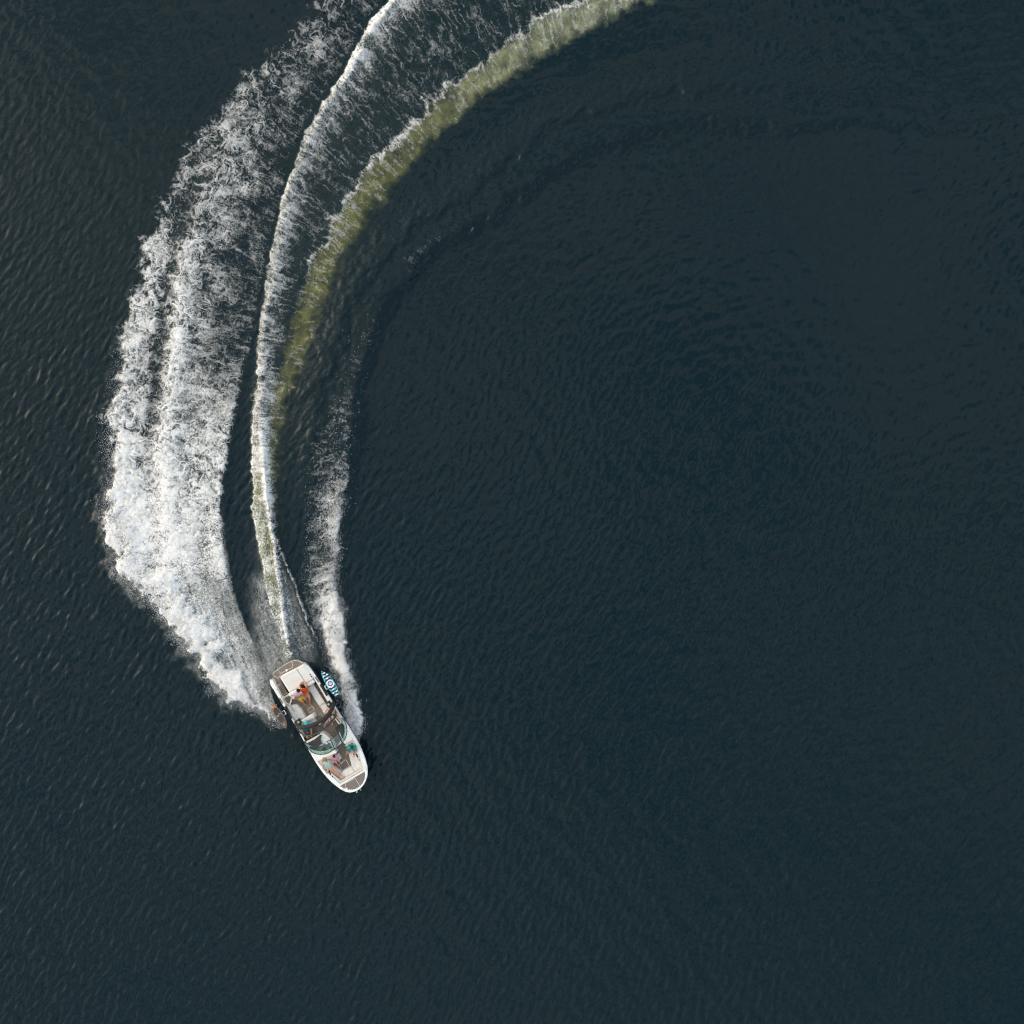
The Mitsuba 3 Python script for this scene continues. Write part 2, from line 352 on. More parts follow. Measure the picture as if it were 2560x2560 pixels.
def loft(rings, top=False, bottom=False):
    """Closed rings of equal length joined to a skin."""
    n_, v = len(rings[0]), np.vstack(rings)
    f = []
    i = np.arange(n_)
    j = (i + 1) % n_
    for k in range(len(rings) - 1):
        a, b = k * n_, (k + 1) * n_
        f += [np.stack([a + i, a + j, b + j], 1), np.stack([a + i, b + j, b + i], 1)]
    m = trimesh.Trimesh(v, np.vstack(f), process=False)
    parts = [m]
    for on, ring in ((top, rings[-1]), (bottom, rings[0])):
        if on:
            p = Polygon(ring[:, :2])
            c = p.representative_point()
            cz = ring[:, 2].mean()
            vv = np.vstack([ring, [[c.x, c.y, cz]]])
            parts.append(trimesh.Trimesh(vv, np.stack([i, j, i * 0 + n_], 1) if on is top and ring is rings[-1] else np.stack([j, i, i * 0 + n_], 1), process=False))
    m = trimesh.util.concatenate(parts)
    if m.volume < 0:
        m.invert()
    return m


def smooth_path(points, n_=40):
    from scipy.interpolate import CubicSpline
    p = np.array(points, float)
    t = np.concatenate([[0], np.cumsum(np.linalg.norm(np.diff(p, axis=0), axis=1))])
    return CubicSpline(t, p)(np.linspace(0, t[-1], n_))


def tube(points, r, sides=10, curve=True, n_=40):
    p = smooth_path(points, n_) if curve and len(points) > 2 else np.array(points, float)
    rr = np.broadcast_to(r, (len(p),))
    t = np.gradient(p, axis=0)
    t /= np.linalg.norm(t, axis=1, keepdims=True)
    ref = np.array([0, 0, 1.0]) if abs(t[0][2]) < 0.9 else np.array([1.0, 0, 0])
    a = np.cross(t[0], ref)
    rings = []
    for k in range(len(p)):
        a = a - t[k] * (a @ t[k])
        a /= np.linalg.norm(a)
        b = np.cross(t[k], a)
        w = np.arange(sides) * 2 * np.pi / sides
        rings.append(p[k] + rr[k] * (np.cos(w)[:, None] * a + np.sin(w)[:, None] * b))
    v = np.vstack(rings + [p[:1], p[-1:]])
    i = np.arange(sides)
    j = (i + 1) % sides
    f = []
    for k in range(len(p) - 1):
        f += [np.stack([k * sides + i, k * sides + j, (k + 1) * sides + j], 1), np.stack([k * sides + i, (k + 1) * sides + j, (k + 1) * sides + i], 1)]
    e = (len(p) - 1) * sides
    f += [np.stack([j, i, i * 0 + len(v) - 2], 1), np.stack([e + i, e + j, i * 0 + len(v) - 1], 1)]
    m = trimesh.Trimesh(v, np.vstack(f), process=False)
    if m.volume < 0:
        m.invert()
    return m


def strip(points, z, width, height=0.004, closed=False):
    """A narrow raised seam that follows a line on a surface at height z."""
    q = flat(points, z)
    g = LineString(np.vstack([q, q[:1]]) if closed else q).buffer(width / 2, cap_style=2, join_style=1)
    return slab(g.simplify(0.001), z - 0.004, z + height)


def disc(u, v, z0, z1, r, n_=20):
    c = at(u, v, z1)
    m = trimesh.creation.cylinder(radius=r, height=z1 - z0, sections=n_)
    m.apply_translation([c[0], c[1], (z0 + z1) / 2])
    return m


def blob(c, radii, sub=2):
    m = trimesh.creation.icosphere(subdivisions=sub)
    m.apply_scale(radii)
    m.apply_translation(c)
    return m


def key_for(name):
    if name not in scene:
        return name
    k = 1
    while f'{name}_{k:03d}' in scene:
        k += 1
    return f'{name}_{k:03d}'


def part(holder, name, mesh, bsdf, smooth=30, uv=None, label=None):
    k = key_for(f'{holder}__{name}')
    scene[k] = mikit.ply(mesh, bsdf, smooth=smooth, uv=uv)
    if label:
        labels[k] = {'label': label}
    return k


def cat(*m):
    return trimesh.util.concatenate(list(m))


# ------------------------------------------------------------------ materials
def paint(rgb, rough=0.45, **more):
    return {'type': 'twosided', 'bsdf': {'type': 'principled', 'base_color': {'type': 'rgb', 'value': list(rgb)}, 'roughness': rough, 'specular': 0.4, **more}}


def lateral(p):
    return mi.Float(p.x) * 0.866025 + mi.Float(p.y) * 0.5


def deck_pad(dark, light, pitch):
    def f(p, n, uv):
        a = lateral(p) / pitch
        g = dr.abs(a - dr.floor(a) - 0.5)
        c = mix(dark, light, fbm(p.x * 9, p.y * 9, 2.0, 3) * 0.7 + 0.15 + 0.15 * cell_rand_(a))
        return c * (1 - 0.62 * smoothstep(0.36, 0.46, g))
    return f


def cell_rand_(a):
    return mikit.cell_rand(a, 3.0, 1.0)


def worn(rgb, amount=0.08, scale=3.0):
    def f(p, n, uv):
        return mi.Color3f(rgb) * (1 - amount + amount * 1.6 * (fbm(p.x * scale, p.y * scale, p.z * scale, 3) - 0.2))
    return f


scene['gelcoat'] = {'type': 'twosided', 'bsdf': {'type': 'principled', 'base_color': mikit.proc(worn((0.86, 0.855, 0.84), 0.05)), 'roughness': 0.28, 'specular': 0.5, 'clearcoat': 0.4, 'clearcoat_gloss': 0.9}}
scene['vinyl'] = {'type': 'twosided', 'bsdf': {'type': 'principled', 'base_color': mikit.proc(worn((0.79, 0.78, 0.75), 0.12, 5.0)), 'roughness': 0.5, 'specular': 0.35}}
scene['hull_dark'] = paint((0.022, 0.024, 0.028), 0.22)
scene['vinyl_side'] = paint((0.62, 0.615, 0.59), 0.5)
scene['platform_pad'] = {'type': 'diffuse', 'reflectance': mikit.proc(deck_pad((0.21, 0.182, 0.162), (0.265, 0.232, 0.208), 0.085))}
scene['floor_pad'] = {'type': 'diffuse', 'reflectance': mikit.proc(deck_pad((0.25, 0.21, 0.18), (0.31, 0.265, 0.23), 0.055))}
scene['bow_pad'] = {'type': 'diffuse', 'reflectance': mikit.proc(deck_pad((0.215, 0.190, 0.178), (0.270, 0.240, 0.225), 0.085))}
scene['seam_white'] = paint((0.72, 0.70, 0.65), 0.6)
scene['black_plastic'] = paint((0.022, 0.020, 0.021), 0.45)
scene['black_fabric'] = paint((0.030, 0.026, 0.026), 0.8)
scene['dash_grey'] = paint((0.052, 0.046, 0.050), 0.55)
scene['tube_grey'] = paint((0.045, 0.043, 0.048), 0.4)
scene['steel'] = {'type': 'roughconductor', 'alpha': 0.22, 'specular_reflectance': {'type': 'rgb', 'value': [0.72, 0.73, 0.74]}}
scene['tinted_glass'] = {'type': 'thindielectric', 'int_ior': 1.5, 'specular_transmittance': {'type': 'rgb', 'value': [0.56, 0.74, 0.68]}}
scene['light_glass'] = {'type': 'thindielectric', 'int_ior': 1.5, 'specular_transmittance': {'type': 'rgb', 'value': [0.70, 0.76, 0.72]}}
scene['frame_dark'] = paint((0.030, 0.040, 0.040), 0.4)

# ------------------------------------------------------------------ the boat
BOAT = 'motorboat'
labels[BOAT] = {'label': 'white open motorboat with grey brown decking and black tower on dark water', 'category': 'motorboat'}
ZG, ZP, ZF = 0.90, 0.46, 0.33                                            # gunwale, swim platform, floor
OUT = [(213, 288), (262, 252), (330, 205), (400, 165), (440, 148), (470, 139), (497, 142), (520, 150), (560, 165), (600, 183), (622, 202), (640, 226), (700, 310), (770, 422), (850, 540), (905, 622), (990, 768), (1045, 855),
       (1100, 925), (1150, 1002), (1210, 1100), (1262, 1200), (1303, 1300), (1331, 1390), (1343, 1440), (1347, 1480), (1345, 1530), (1335, 1575), (1318, 1620), (1290, 1665), (1252, 1704), (1205, 1732), (1155, 1745), (1108, 1744),
       (1070, 1734), (1030, 1712), (985, 1680), (930, 1638), (888, 1598), (845, 1552), (803, 1503), (735, 1405), (675, 1308), (620, 1204), (562, 1098), (508, 998), (450, 900), (390, 800), (330, 702), (270, 602), (212, 502),
       (192, 466), (185, 436), (185, 400), (190, 350), (196, 316)]


def fore(u, v):
    return (0.5 * u + 0.866 * v - 354) * 0.00414


def sheer(u, v):
    x = fore(u, v)
    t = np.clip((x - 0.22) / 0.55, 0, 1)
    return ZP - 0.02 + (ZG - ZP + 0.02) * t * t * (3 - 2 * t)


outline = np.array([at(u, v, sheer(u, v)) for u, v in OUT])
closed = np.vstack([outline, outline[:1]])
tt = np.concatenate([[0], np.cumsum(np.linalg.norm(np.diff(closed[:, :2], axis=0), axis=1))])
samples = np.linspace(0, tt[-1], 241)[:-1]
rim = np.stack([np.interp(samples, tt, closed[:, k]) for k in range(3)], 1)
for _ in range(2):
    rim = 0.5 * rim + 0.25 * (np.roll(rim, 1, 0) + np.roll(rim, -1, 0))
stern_mid = at(342, 213, ZP)[:2]
loc_x = (rim[:, :2] - stern_mid) @ AXIS
loc_y = (rim[:, :2] - stern_mid) @ SIDE
LEN = loc_x.max()
mid_y = 0.5 * (loc_y.max() + loc_y.min())


def hull_ring(drop, inset, rake, z=None):
    f = np.clip(loc_x / LEN, 0, 1)
    y = mid_y + (loc_y - mid_y) * (1 - inset * (0.35 + 0.65 * f ** 2))
    x = loc_x - rake * f ** 4 * 1.0
    q = stern_mid + x[:, None] * AXIS + y[:, None] * SIDE
    return np.column_stack([q, rim[:, 2] - drop if z is None else np.full(len(q), z)])


hull = loft([hull_ring(0, 0.62, 1.3, -0.32), hull_ring(0, 0.22, 0.75, -0.10), hull_ring(0, 0.16, 0.6, 0.08), hull_ring(0, 0.07, 0.25, 0.30), hull_ring(0.10, 0.0, 0.02)], bottom=True)
part(BOAT, 'hull', hull, 'hull_dark', 35)
part(BOAT, 'sheer_band', loft([hull_ring(0.10, 0.0, 0.02), hull_ring(0.0, 0.0, 0.0)]), 'gelcoat', 35)
rail = rim[(loc_x > 0.35)]
order = np.argsort(np.unwrap(np.arctan2(rail[:, 1] - rail[:, 1].mean(), rail[:, 0] - rail[:, 0].mean())))
start = np.argmax(np.linalg.norm(np.diff(rail, axis=0, append=rail[:1]), axis=1)) + 1
rail = np.roll(rail, -start, axis=0)
part(BOAT, 'rub_rail', tube(rail - [0, 0, 0.075], 0.018, 6, curve=False), 'steel')

deck_outline = Polygon(rim[:, :2]).buffer(0)
COCKPIT = [(232, 452), (205, 395), (120, 360), (100, 200), (470, 60), (570, 100), (573, 188), (640, 290), (690, 345), (712, 385), (872, 645), (905, 700), (965, 790), (1032, 880), (1068, 950), (1062, 1050), (1030, 1112),
           (985, 1175), (950, 1212), (890, 1238), (800, 1258), (700, 1240), (635, 1193), (594, 1128), (540, 1012), (470, 892), (400, 770), (330, 645)]
BOW = [(940, 1222), (985, 1180), (1052, 1135), (1076, 1164), (1165, 1110), (1190, 1130), (1250, 1300), (1284, 1420), (1300, 1475), (1015, 1640), (960, 1592), (868, 1510), (745, 1370), (985, 1262)]
cockpit, bow = soften(poly(COCKPIT, ZG), 0.03), soften(poly(BOW, ZG), 0.03)
inner = Polygon(hull_ring(0, 0.07, 0.25, 0.30)[:, :2]).buffer(-0.05)
opening = unary_union([cockpit, bow.buffer(0.004)])
part(BOAT, 'deck', slab(deck_outline.buffer(-0.004).difference(opening).buffer(-0.002), ZG - 0.10, ZG + 0.004), 'gelcoat', 30)
part(BOAT, 'liner', slab(inner.buffer(0.03).difference(opening.buffer(0.003)).buffer(-0.002), ZF - 0.03, ZG - 0.103), 'gelcoat', 30)
stern_cut = poly([(0, 0), (700, 0), (760, 420), (385, 560), (300, 600), (0, 740)], ZF)
part(BOAT, 'floor', slab(inner.difference(stern_cut), ZF - 0.05, ZF), 'floor_pad')

# swim platform and the walkway beside the sun pad
deck_low = Polygon(rim[:, :2]).buffer(-0.022)
PLAT = poly([(150, 300), (330, 150), (470, 100), (590, 150), (578, 190), (300, 345), (288, 375), (212, 420), (150, 420)], ZP).intersection(deck_low)
part(BOAT, 'swim_platform', slab(PLAT, ZP - 0.06, ZP), 'platform_pad')
WALK = poly([(212, 420), (290, 372), (345, 470), (388, 545), (302, 592), (232, 455), (200, 440)], ZP).intersection(deck_low)
part(BOAT, 'walkway', slab(WALK.buffer(-0.004), ZP - 0.06, ZP + 0.03), 'platform_pad')
part(BOAT, 'step', slab(poly([(305, 600), (392, 556), (440, 595), (425, 672), (330, 660)], 0.40), ZF, 0.40), 'floor_pad')
edge = np.array(PLAT.exterior.coords)
part(BOAT, 'platform_seam', cat(strip([(430, 165), (441, 200), (440, 234), (312, 300), (268, 368), (203, 326)], ZP, 0.022), strip([(250, 262), (303, 308)], ZP, 0.022), strip([(222, 415), (290, 375), (302, 340)], ZP, 0.022),
                                 strip([(200, 318), (232, 280), (330, 212), (400, 172), (470, 147), (520, 158), (575, 188)], ZP, 0.026)), 'seam_white')
part(BOAT, 'walkway_seam', cat(strip([(236, 462), (300, 430)], ZP + 0.03, 0.022), strip([(306, 582), (385, 542)], ZP + 0.03, 0.022), strip([(236, 458), (305, 585)], ZP + 0.03, 0.03)), 'seam_white')
part(BOAT, 'ski_ring', cat(disc(368, 271, ZP, ZP + 0.06, 0.055), disc(368, 271, ZP + 0.06, ZP + 0.10, 0.028)), 'gelcoat')
part(BOAT, 'filler_cap', cat(disc(278, 456, ZP + 0.03, ZP + 0.045, 0.026)), 'gelcoat')

# sun pad, its backrest, and the seats of the cockpit
part(BOAT, 'sun_pad', cushion(poly([(292, 345), (330, 322), (485, 243), (604, 428), (400, 540), (340, 445), (296, 375)], 0.93).buffer(-0.004), 0.42, 0.93, 0.05), 'vinyl', 40)
part(BOAT, 'sun_pad', cushion(poly([(487, 242), (575, 193), (592, 208), (645, 285), (690, 345), (694, 378), (606, 427)], 0.93).buffer(-0.004), 0.42, 0.93, 0.05), 'vinyl', 40)
part(BOAT, 'backrest', cushion(poly([(388, 550), (604, 432), (628, 468), (412, 586), (396, 575)], 0.96), 0.40, 0.96, 0.04), 'vinyl', 40)
part(BOAT, 'backrest', cushion(poly([(608, 430), (694, 383), (712, 412), (700, 428), (640, 462), (628, 462)], 0.96), 0.40, 0.96, 0.04), 'vinyl', 40)
part(BOAT, 'piping', cat(strip([(318, 372), (494, 268)], 0.934, 0.012), strip([(500, 262), (590, 213)], 0.934, 0.012)), 'vinyl_side')
part(BOAT, 'seat', cushion(poly([(414, 590), (632, 470), (664, 515), (560, 590), (452, 625)], 0.64), 0.36, 0.64, 0.04), 'vinyl', 40)
part(BOAT, 'seat', cushion(poly([(622, 480), (692, 434), (835, 662), (770, 700), (746, 680)], 0.64), 0.33, 0.64, 0.04), 'vinyl', 40)
part(BOAT, 'seat', cushion(poly([(772, 704), (838, 668), (880, 735), (862, 760), (815, 775)], 0.64), 0.33, 0.64, 0.04), 'vinyl', 40)
part(BOAT, 'seat_seam', cat(strip([(690, 590), (790, 742)], 0.644, 0.010), strip([(640, 500), (735, 655)], 0.644, 0.008)), 'vinyl_side')
part(BOAT, 'seat_gap', cat(strip([(698, 424), (740, 490)], 0.66, 0.045), strip([(744, 497), (790, 570)], 0.66, 0.045), strip([(793, 576), (842, 655)], 0.66, 0.045)), 'black_plastic')
part(BOAT, 'backrest', cushion(poly([(716, 398), (738, 398), (890, 645), (868, 658)], 0.86), 0.34, 0.86, 0.03), 'vinyl', 40)
part(BOAT, 'seat', cushion(poly([(422, 700), (440, 688), (500, 684), (540, 730), (598, 836), (512, 880), (470, 810)], 0.64), 0.33, 0.64, 0.04), 'vinyl', 40)
part(BOAT, 'seat_seam', strip([(500, 700), (570, 832)], 0.644, 0.010), 'vinyl_side')
part(BOAT, 'seat_gap', strip([(428, 722), (506, 872)], 0.66, 0.035), 'black_plastic')
part(BOAT, 'backrest', cushion(poly([(372, 712), (404, 700), (500, 868), (482, 886)], 0.84), 0.34, 0.84, 0.03), 'vinyl', 40)
part(BOAT, 'seat', cushion(poly([(538, 905), (690, 835), (735, 905), (720, 925), (590, 985), (565, 960)], 0.66), 0.33, 0.66, 0.04), 'vinyl', 40)
part(BOAT, 'backrest', cushion(poly([(530, 884), (668, 806), (692, 806), (708, 832), (700, 850), (556, 918)], 0.98), 0.33, 0.98, 0.055), 'vinyl', 40)
part(BOAT, 'seat', cushion(poly([(800, 765), (865, 725), (960, 870), (900, 905)], 0.62), 0.33, 0.62, 0.04), 'vinyl', 40)

# floor hatches and seams
part(BOAT, 'floor_hatch', cat(slab(soften(poly([(624, 742), (682, 702), (704, 744), (646, 782)], ZF), 0.02), ZF - 0.01, ZF + 0.006)), 'floor_pad')
part(BOAT, 'floor_hatch', cat(slab(soften(poly([(712, 832), (785, 790), (822, 856), (750, 900)], ZF), 0.02), ZF - 0.01, ZF + 0.006)), 'floor_pad')
for q in ([(624, 742), (682, 702), (704, 744), (646, 782)], [(712, 832), (785, 790), (822, 856), (750, 900)], [(752, 925), (790, 908), (806, 945), (774, 958)]):
    ring = soften(poly(q, ZF), 0.02)
    part(BOAT, 'hatch_seam', slab(ring.buffer(0.011).difference(ring.buffer(-0.011)), ZF - 0.01, ZF + 0.008), 'seam_white')
for q in ([(700, 752), (740, 822)], [(664, 690), (680, 704)], [(776, 962), (778, 1035)]):
    part(BOAT, 'floor_seam', strip(q, ZF, 0.013), 'seam_white')

# gate rails beside the sun pad
zz = 0.88
part(BOAT, 'gate', cat(*[tube([at(*a, zz), at(*b, zz)], 0.014, 6) for a, b in (((318, 612), (395, 572)), ((318, 598), (392, 560)), ((395, 572), (440, 598)), ((440, 598), (418, 672)), ((330, 652), (428, 690)), ((440, 598), (500, 605)), ((500, 605), (556, 608)), ((428, 604), (404, 690)))]), 'seam_white')

# grey pads and fittings on the gunwale
part(BOAT, 'gunwale_pad', slab(poly([(272, 605), (290, 600), (330, 662), (318, 675)], ZG), ZG - 0.01, ZG + 0.010), 'platform_pad')
part(BOAT, 'gunwale_pad', slab(poly([(706, 352), (722, 345), (765, 410), (752, 420)], ZG), ZG - 0.01, ZG + 0.010), 'platform_pad')


def cleat(u, v, z=ZG, a=None):
    d = np.append(AXIS if a is None else a, 0) * 0.055
    c = at(u, v, z + 0.02)
    part(BOAT, 'cleat', cat(tube([c - d, c + d], 0.010, 6), tube([c - d * 0.4 - [0, 0, 0.03], c - d * 0.4], 0.009, 6), tube([c + d * 0.4 - [0, 0, 0.03], c + d * 0.4], 0.009, 6)), 'steel')


for u, v in ((236, 505), (645, 257), (1052, 1712), (1332, 1460), (658, 1268), (1160, 1092)):
    cleat(u, v)


def cup_holder(u, v, z):
    k = part(BOAT, 'cup_holder', disc(u, v, z - 0.05, z + 0.012, 0.052, 24), 'seam_white')
    part(k, 'cup_well', disc(u, v, z - 0.04, z + 0.016, 0.036, 20), 'black_plastic')


for u, v, z in ((653, 320, 0.93), (668, 344, 0.93), (850, 1471, 0.86), (922, 1551, 0.86), (1207, 1251, 0.86), (1245, 1351, 0.86), (765, 1032, 0.96), (1012, 905, 0.96)):
    cup_holder(u, v, z)
part(BOAT, 'speaker_grille', slab(poly([(868, 1486), (884, 1480), (912, 1526), (896, 1532)], 0.87), 0.80, 0.872), 'black_plastic')
part(BOAT, 'speaker_grille', slab(poly([(1204, 1284), (1220, 1278), (1238, 1320), (1224, 1328)], 0.87), 0.80, 0.872), 'black_plastic')

# helm: instrument panel, dash cowl, console; the matching locker on the other side
part(BOAT, 'console', slab(soften(poly([(760, 1045), (775, 1030), (815, 1032), (860, 1062), (908, 1110), (950, 1200), (880, 1240), (800, 1262), (700, 1243), (632, 1192), (602, 1132)], 0.94), 0.02), ZF, 0.94), 'gelcoat')
part(BOAT, 'dash_cowl', cushion(poly([(618, 1150), (700, 1110), (752, 1068), (776, 1052), (794, 1056), (782, 1080), (776, 1110), (786, 1140), (802, 1160), (776, 1180), (720, 1190), (670, 1184), (636, 1166)], 1.03), 0.90, 1.03, 0.02), 'dash_grey', 40)
part(BOAT, 'instrument_panel', slab(poly([(600, 1108), (612, 1090), (735, 1030), (752, 1048), (745, 1058), (612, 1132)], 0.85), 0.70, 0.85), 'black_plastic')
part(BOAT, 'dash_well', slab(poly([(634, 1192), (690, 1188), (780, 1184), (860, 1140), (895, 1150), (920, 1205), (850, 1238), (780, 1248), (700, 1236), (655, 1212)], 0.945), 0.90, 0.947), 'dash_grey')
part(BOAT, 'locker', slab(soften(poly([(955, 968), (1035, 925), (1065, 955), (1068, 1020), (1048, 1085), (1028, 1105), (975, 1030)], 0.94), 0.02), ZF, 0.94), 'dash_grey')
part(BOAT, 'locker_edge', slab(poly([(955, 968), (1035, 925), (1040, 935), (962, 980)], 1.0), 0.9, 1.0), 'black_plastic')
part(BOAT, 'armrest', cushion(poly([(950, 850), (972, 838), (1034, 890), (1030, 912), (1002, 928), (985, 905)], 0.95), ZF, 0.95, 0.03), 'vinyl', 40)
part(BOAT, 'armrest_strap', tube([at(962, 835, 0.99), at(985, 868, 0.985), at(1008, 895, 0.975)], 0.022, 8), 'black_fabric')
c = at(640, 1060, 0.95)
wheel = trimesh.creation.torus(0.155, 0.016, major_sections=32, minor_sections=8)
spokes = cat(*[tube([[0, 0, -0.02], [0.15 * math.cos(a), 0.15 * math.sin(a), 0]], 0.012, 6) for a in (0.5, 2.6, 4.7)], blob([0, 0, -0.02], [0.04, 0.04, 0.02]))
tilt = trimesh.transformations.rotation_matrix(math.radians(35), [SIDE[0], SIDE[1], 0])
for m in (wheel, spokes):
    m.apply_transform(tilt)
    m.apply_translation(c)
k = part(BOAT, 'steering_wheel', wheel, 'black_plastic')
part(k, 'spokes', spokes, 'steel')

# windscreen: dark frame, three tinted panes leaning back
BASE = smooth_path([at(*q, 0.915) for q in ((583, 1131), (603, 1181), (633, 1216), (668, 1251), (708, 1273), (763, 1284), (823, 1281), (883, 1261), (945, 1222), (1013, 1176), (1053, 1131), (1078, 1086), (1093, 1036), (1095, 966), (1080, 905), (1042, 850))], 90)
TOP = smooth_path([at(*q, 1.36) for q in ((583, 1126), (606, 1145), (633, 1163), (673, 1181), (723, 1183), (773, 1168), (833, 1141), (870, 1122), (908, 1101), (968, 1051), (1003, 1006), (1020, 966), (1032, 930), (1038, 890), (1036, 865), (1034, 845))], 90)
part(BOAT, 'windscreen_frame', cat(tube(BASE, 0.020, 8, curve=False), tube(TOP, 0.019, 8, curve=False)), 'frame_dark')


def near(path, u, v, z):
    return int(np.argmin(np.linalg.norm(path[:, :2] - at(u, v, z)[:2], axis=1)))


b1, t1 = near(BASE, 945, 1222, 0.915), near(TOP, 897, 1107, 1.36)
b2, t2 = near(BASE, 1045, 1142, 0.915), near(TOP, 988, 1028, 1.36)
for i0, i1, j0, j1, mat in ((0, b1, 0, t1, 'tinted_glass'), (b1, b2, t1, t2, 'light_glass'), (b2, 89, t2, 89, 'tinted_glass')):
    w = np.linspace(0, 1, 24)
    low = np.stack([np.interp(i0 + w * (i1 - i0), np.arange(90), BASE[:, k]) for k in range(3)], 1)
    high = np.stack([np.interp(j0 + w * (j1 - j0), np.arange(90), TOP[:, k]) for k in range(3)], 1)
    i = np.arange(23)
    pane = trimesh.Trimesh(np.vstack([low, high]), np.vstack([np.stack([i, i + 1, i + 25], 1), np.stack([i, i + 25, i + 24], 1)]), process=False)
    part(BOAT, 'glass_pane', pane, mat, True)
for b, t in ((b1, t1), (b2, t2)):
    k = part(BOAT, 'windscreen_post', tube([BASE[b], TOP[t]], 0.026, 8), 'frame_dark')
    d = np.append(SIDE * 0.06, 0)
    part(BOAT, 'door_edge', tube([BASE[b] + d - [0, 0, 0.02], TOP[t] + d - [0, 0, 0.05]], 0.022, 8), 'seam_white')
hub = at(832, 1140, 1.46)
part(BOAT, 'mirror', cat(tube([at(782, 1168, 1.46), hub, at(876, 1112, 1.46)], [0.012] * 40, 6), tube([hub, at(822, 1118, 1.42)], 0.014, 6), cushion(poly([(818, 1138), (846, 1128), (868, 1158), (850, 1170)], 1.45), 1.40, 1.45, 0.015)), 'steel')

# tower: a thick padded arch, a thinner frame ahead of it, speakers, lamp
part(BOAT, 'tower_arch', tube([at(485, 900, 0.90), at(490, 918, 1.25), at(512, 946, 1.70), at(560, 958, 1.98), at(640, 945, 2.08), at(720, 914, 2.12), at(800, 868, 2.12), at(870, 806, 2.06), at(912, 745, 1.90), at(932, 690, 1.40), at(934, 662, 0.90)], 0.098, 14, n_=60), 'black_fabric', 40)
part(BOAT, 'tower_frame', tube([at(500, 970, 0.90), at(520, 1005, 1.35), at(580, 1048, 1.80), at(650, 1058, 1.98), at(730, 1032, 2.02), at(810, 982, 2.02), at(880, 925, 1.98), at(940, 858, 1.85), at(965, 800, 1.45), at(952, 742, 0.90)], 0.040, 10, n_=60), 'tube_grey', 40)
part(BOAT, 'tower_strut', tube([at(520, 966, 1.86), at(600, 978, 2.0), at(680, 960, 2.02), at(745, 938, 2.03)], 0.032, 8), 'tube_grey', 40)
part(BOAT, 'tower_strut', tube([at(790, 925, 2.03), at(850, 870, 2.03), at(890, 818, 2.02), at(905, 770, 2.0)], 0.034, 8), 'tube_grey', 40)
part(BOAT, 'tower_strut', tube([at(890, 812, 2.02), at(905, 850, 2.0), at(900, 905, 1.98)], 0.036, 8), 'tube_grey', 40)
part(BOAT, 'tower_plate', cushion(poly([(744, 935), (790, 915), (812, 975), (770, 1000)], 2.06), 1.98, 2.06, 0.02), 'tube_grey', 40)
part(BOAT, 'mast_lamp', cat(tube([at(770, 922, 2.05), at(770, 922, 2.16)], 0.014, 8), blob(at(770, 922, 2.18), [0.03, 0.03, 0.035])), 'seam_white')
for quad, mark in (([(474, 884), (514, 856), (552, 915), (520, 938)], (512, 898)), ([(842, 664), (882, 640), (906, 700), (868, 728)], (876, 682))):
    z1 = 1.62
    k = part(BOAT, 'speaker_pod', cushion(poly(quad, z1), 1.32, z1, 0.03), 'black_plastic', 40)
    c0 = at(*mark, z1 + 0.002)
    hook = LineString([(0.045, 0.022), (0.030, 0.034), (-0.02, 0.034), (-0.042, 0.018), (-0.042, -0.012), (-0.02, -0.03), (0.02, -0.03), (0.035, -0.016), (0.02, -0.002), (-0.004, -0.002)]).buffer(0.010, cap_style=2)
    hook = affinity.translate(affinity.rotate(hook, -60, origin=(0, 0)), c0[0], c0[1])
    part(k, 'emblem', slab(hook, z1 - 0.002, z1 + 0.004), 'seam_white')

# board racks on the gunwales
RACKS = (((338, 712), (358, 700), (432, 850), (415, 866)), (352, 775), ((290, 778), (302, 832))), (((765, 446), (785, 432), (865, 570), (850, 586)), (838, 478), ((890, 440), (905, 488)))
for foot, base, tines in RACKS:
    k = part(BOAT, 'board_rack', cushion(poly(foot, 1.06), ZG, 1.06, 0.03), 'black_plastic', 40)
    zb = 1.24
    a0, (p0, p1) = at(*base, zb), (at(*q, zb) for q in tines)
    off = np.append(AXIS * 0.10, 0)
    part(k, 'fork', cat(tube([a0 - off * 0.9, p0], 0.016, 8), tube([a0 + off * 0.9, p1], 0.016, 8), tube([a0 - off, a0 + off], 0.030, 8), tube([a0 - off, at(*base, 1.04) - off * 0.6], 0.018, 8), tube([a0 + off, at(*base, 1.04) + off * 0.6], 0.018, 8)), 'steel')

# bow lounge
walk = poly([(930, 1190), (1052, 1135), (1090, 1175), (1156, 1425), (1030, 1500), (914, 1408), (1030, 1338), (985, 1262)], 0.62)
lounge = bow.buffer(-0.012).difference(walk)
lounge = affinity.translate(lounge, 0, 0)
ring_ = bow.buffer(-0.012).difference(bow.buffer(-0.105)).difference(poly([(860, 1270), (1052, 1080), (1085, 1160), (1060, 1260), (1000, 1300)], 0.8))
ring_ = max(pieces(ring_), key=lambda g: g.area)
part(BOAT, 'bow_backrest', slab(ring_, 0.40, 0.865), 'vinyl_side', 30)
seat_area = bow.buffer(-0.108).difference(walk)
cut = unary_union([LineString(flat([(1148, 1422), (1260, 1600)], 0.62)), LineString(flat([(1034, 1492), (930, 1640)], 0.62)), LineString(flat([(1075, 1268), (1260, 1215)], 0.62)), LineString(flat([(925, 1412), (800, 1480)], 0.62))]).buffer(0.006, cap_style=2)
for g in pieces(seat_area.difference(cut)):
    if g.area > 0.02:
        part(BOAT, 'bow_seat', cushion(g, 0.34, 0.63, 0.035), 'vinyl', 40)
hatch = soften(poly([(1002, 1406), (1084, 1346), (1130, 1428), (1036, 1482)], ZF), 0.03)
part(BOAT, 'floor_hatch', slab(hatch, ZF - 0.01, ZF + 0.006), 'bow_pad')
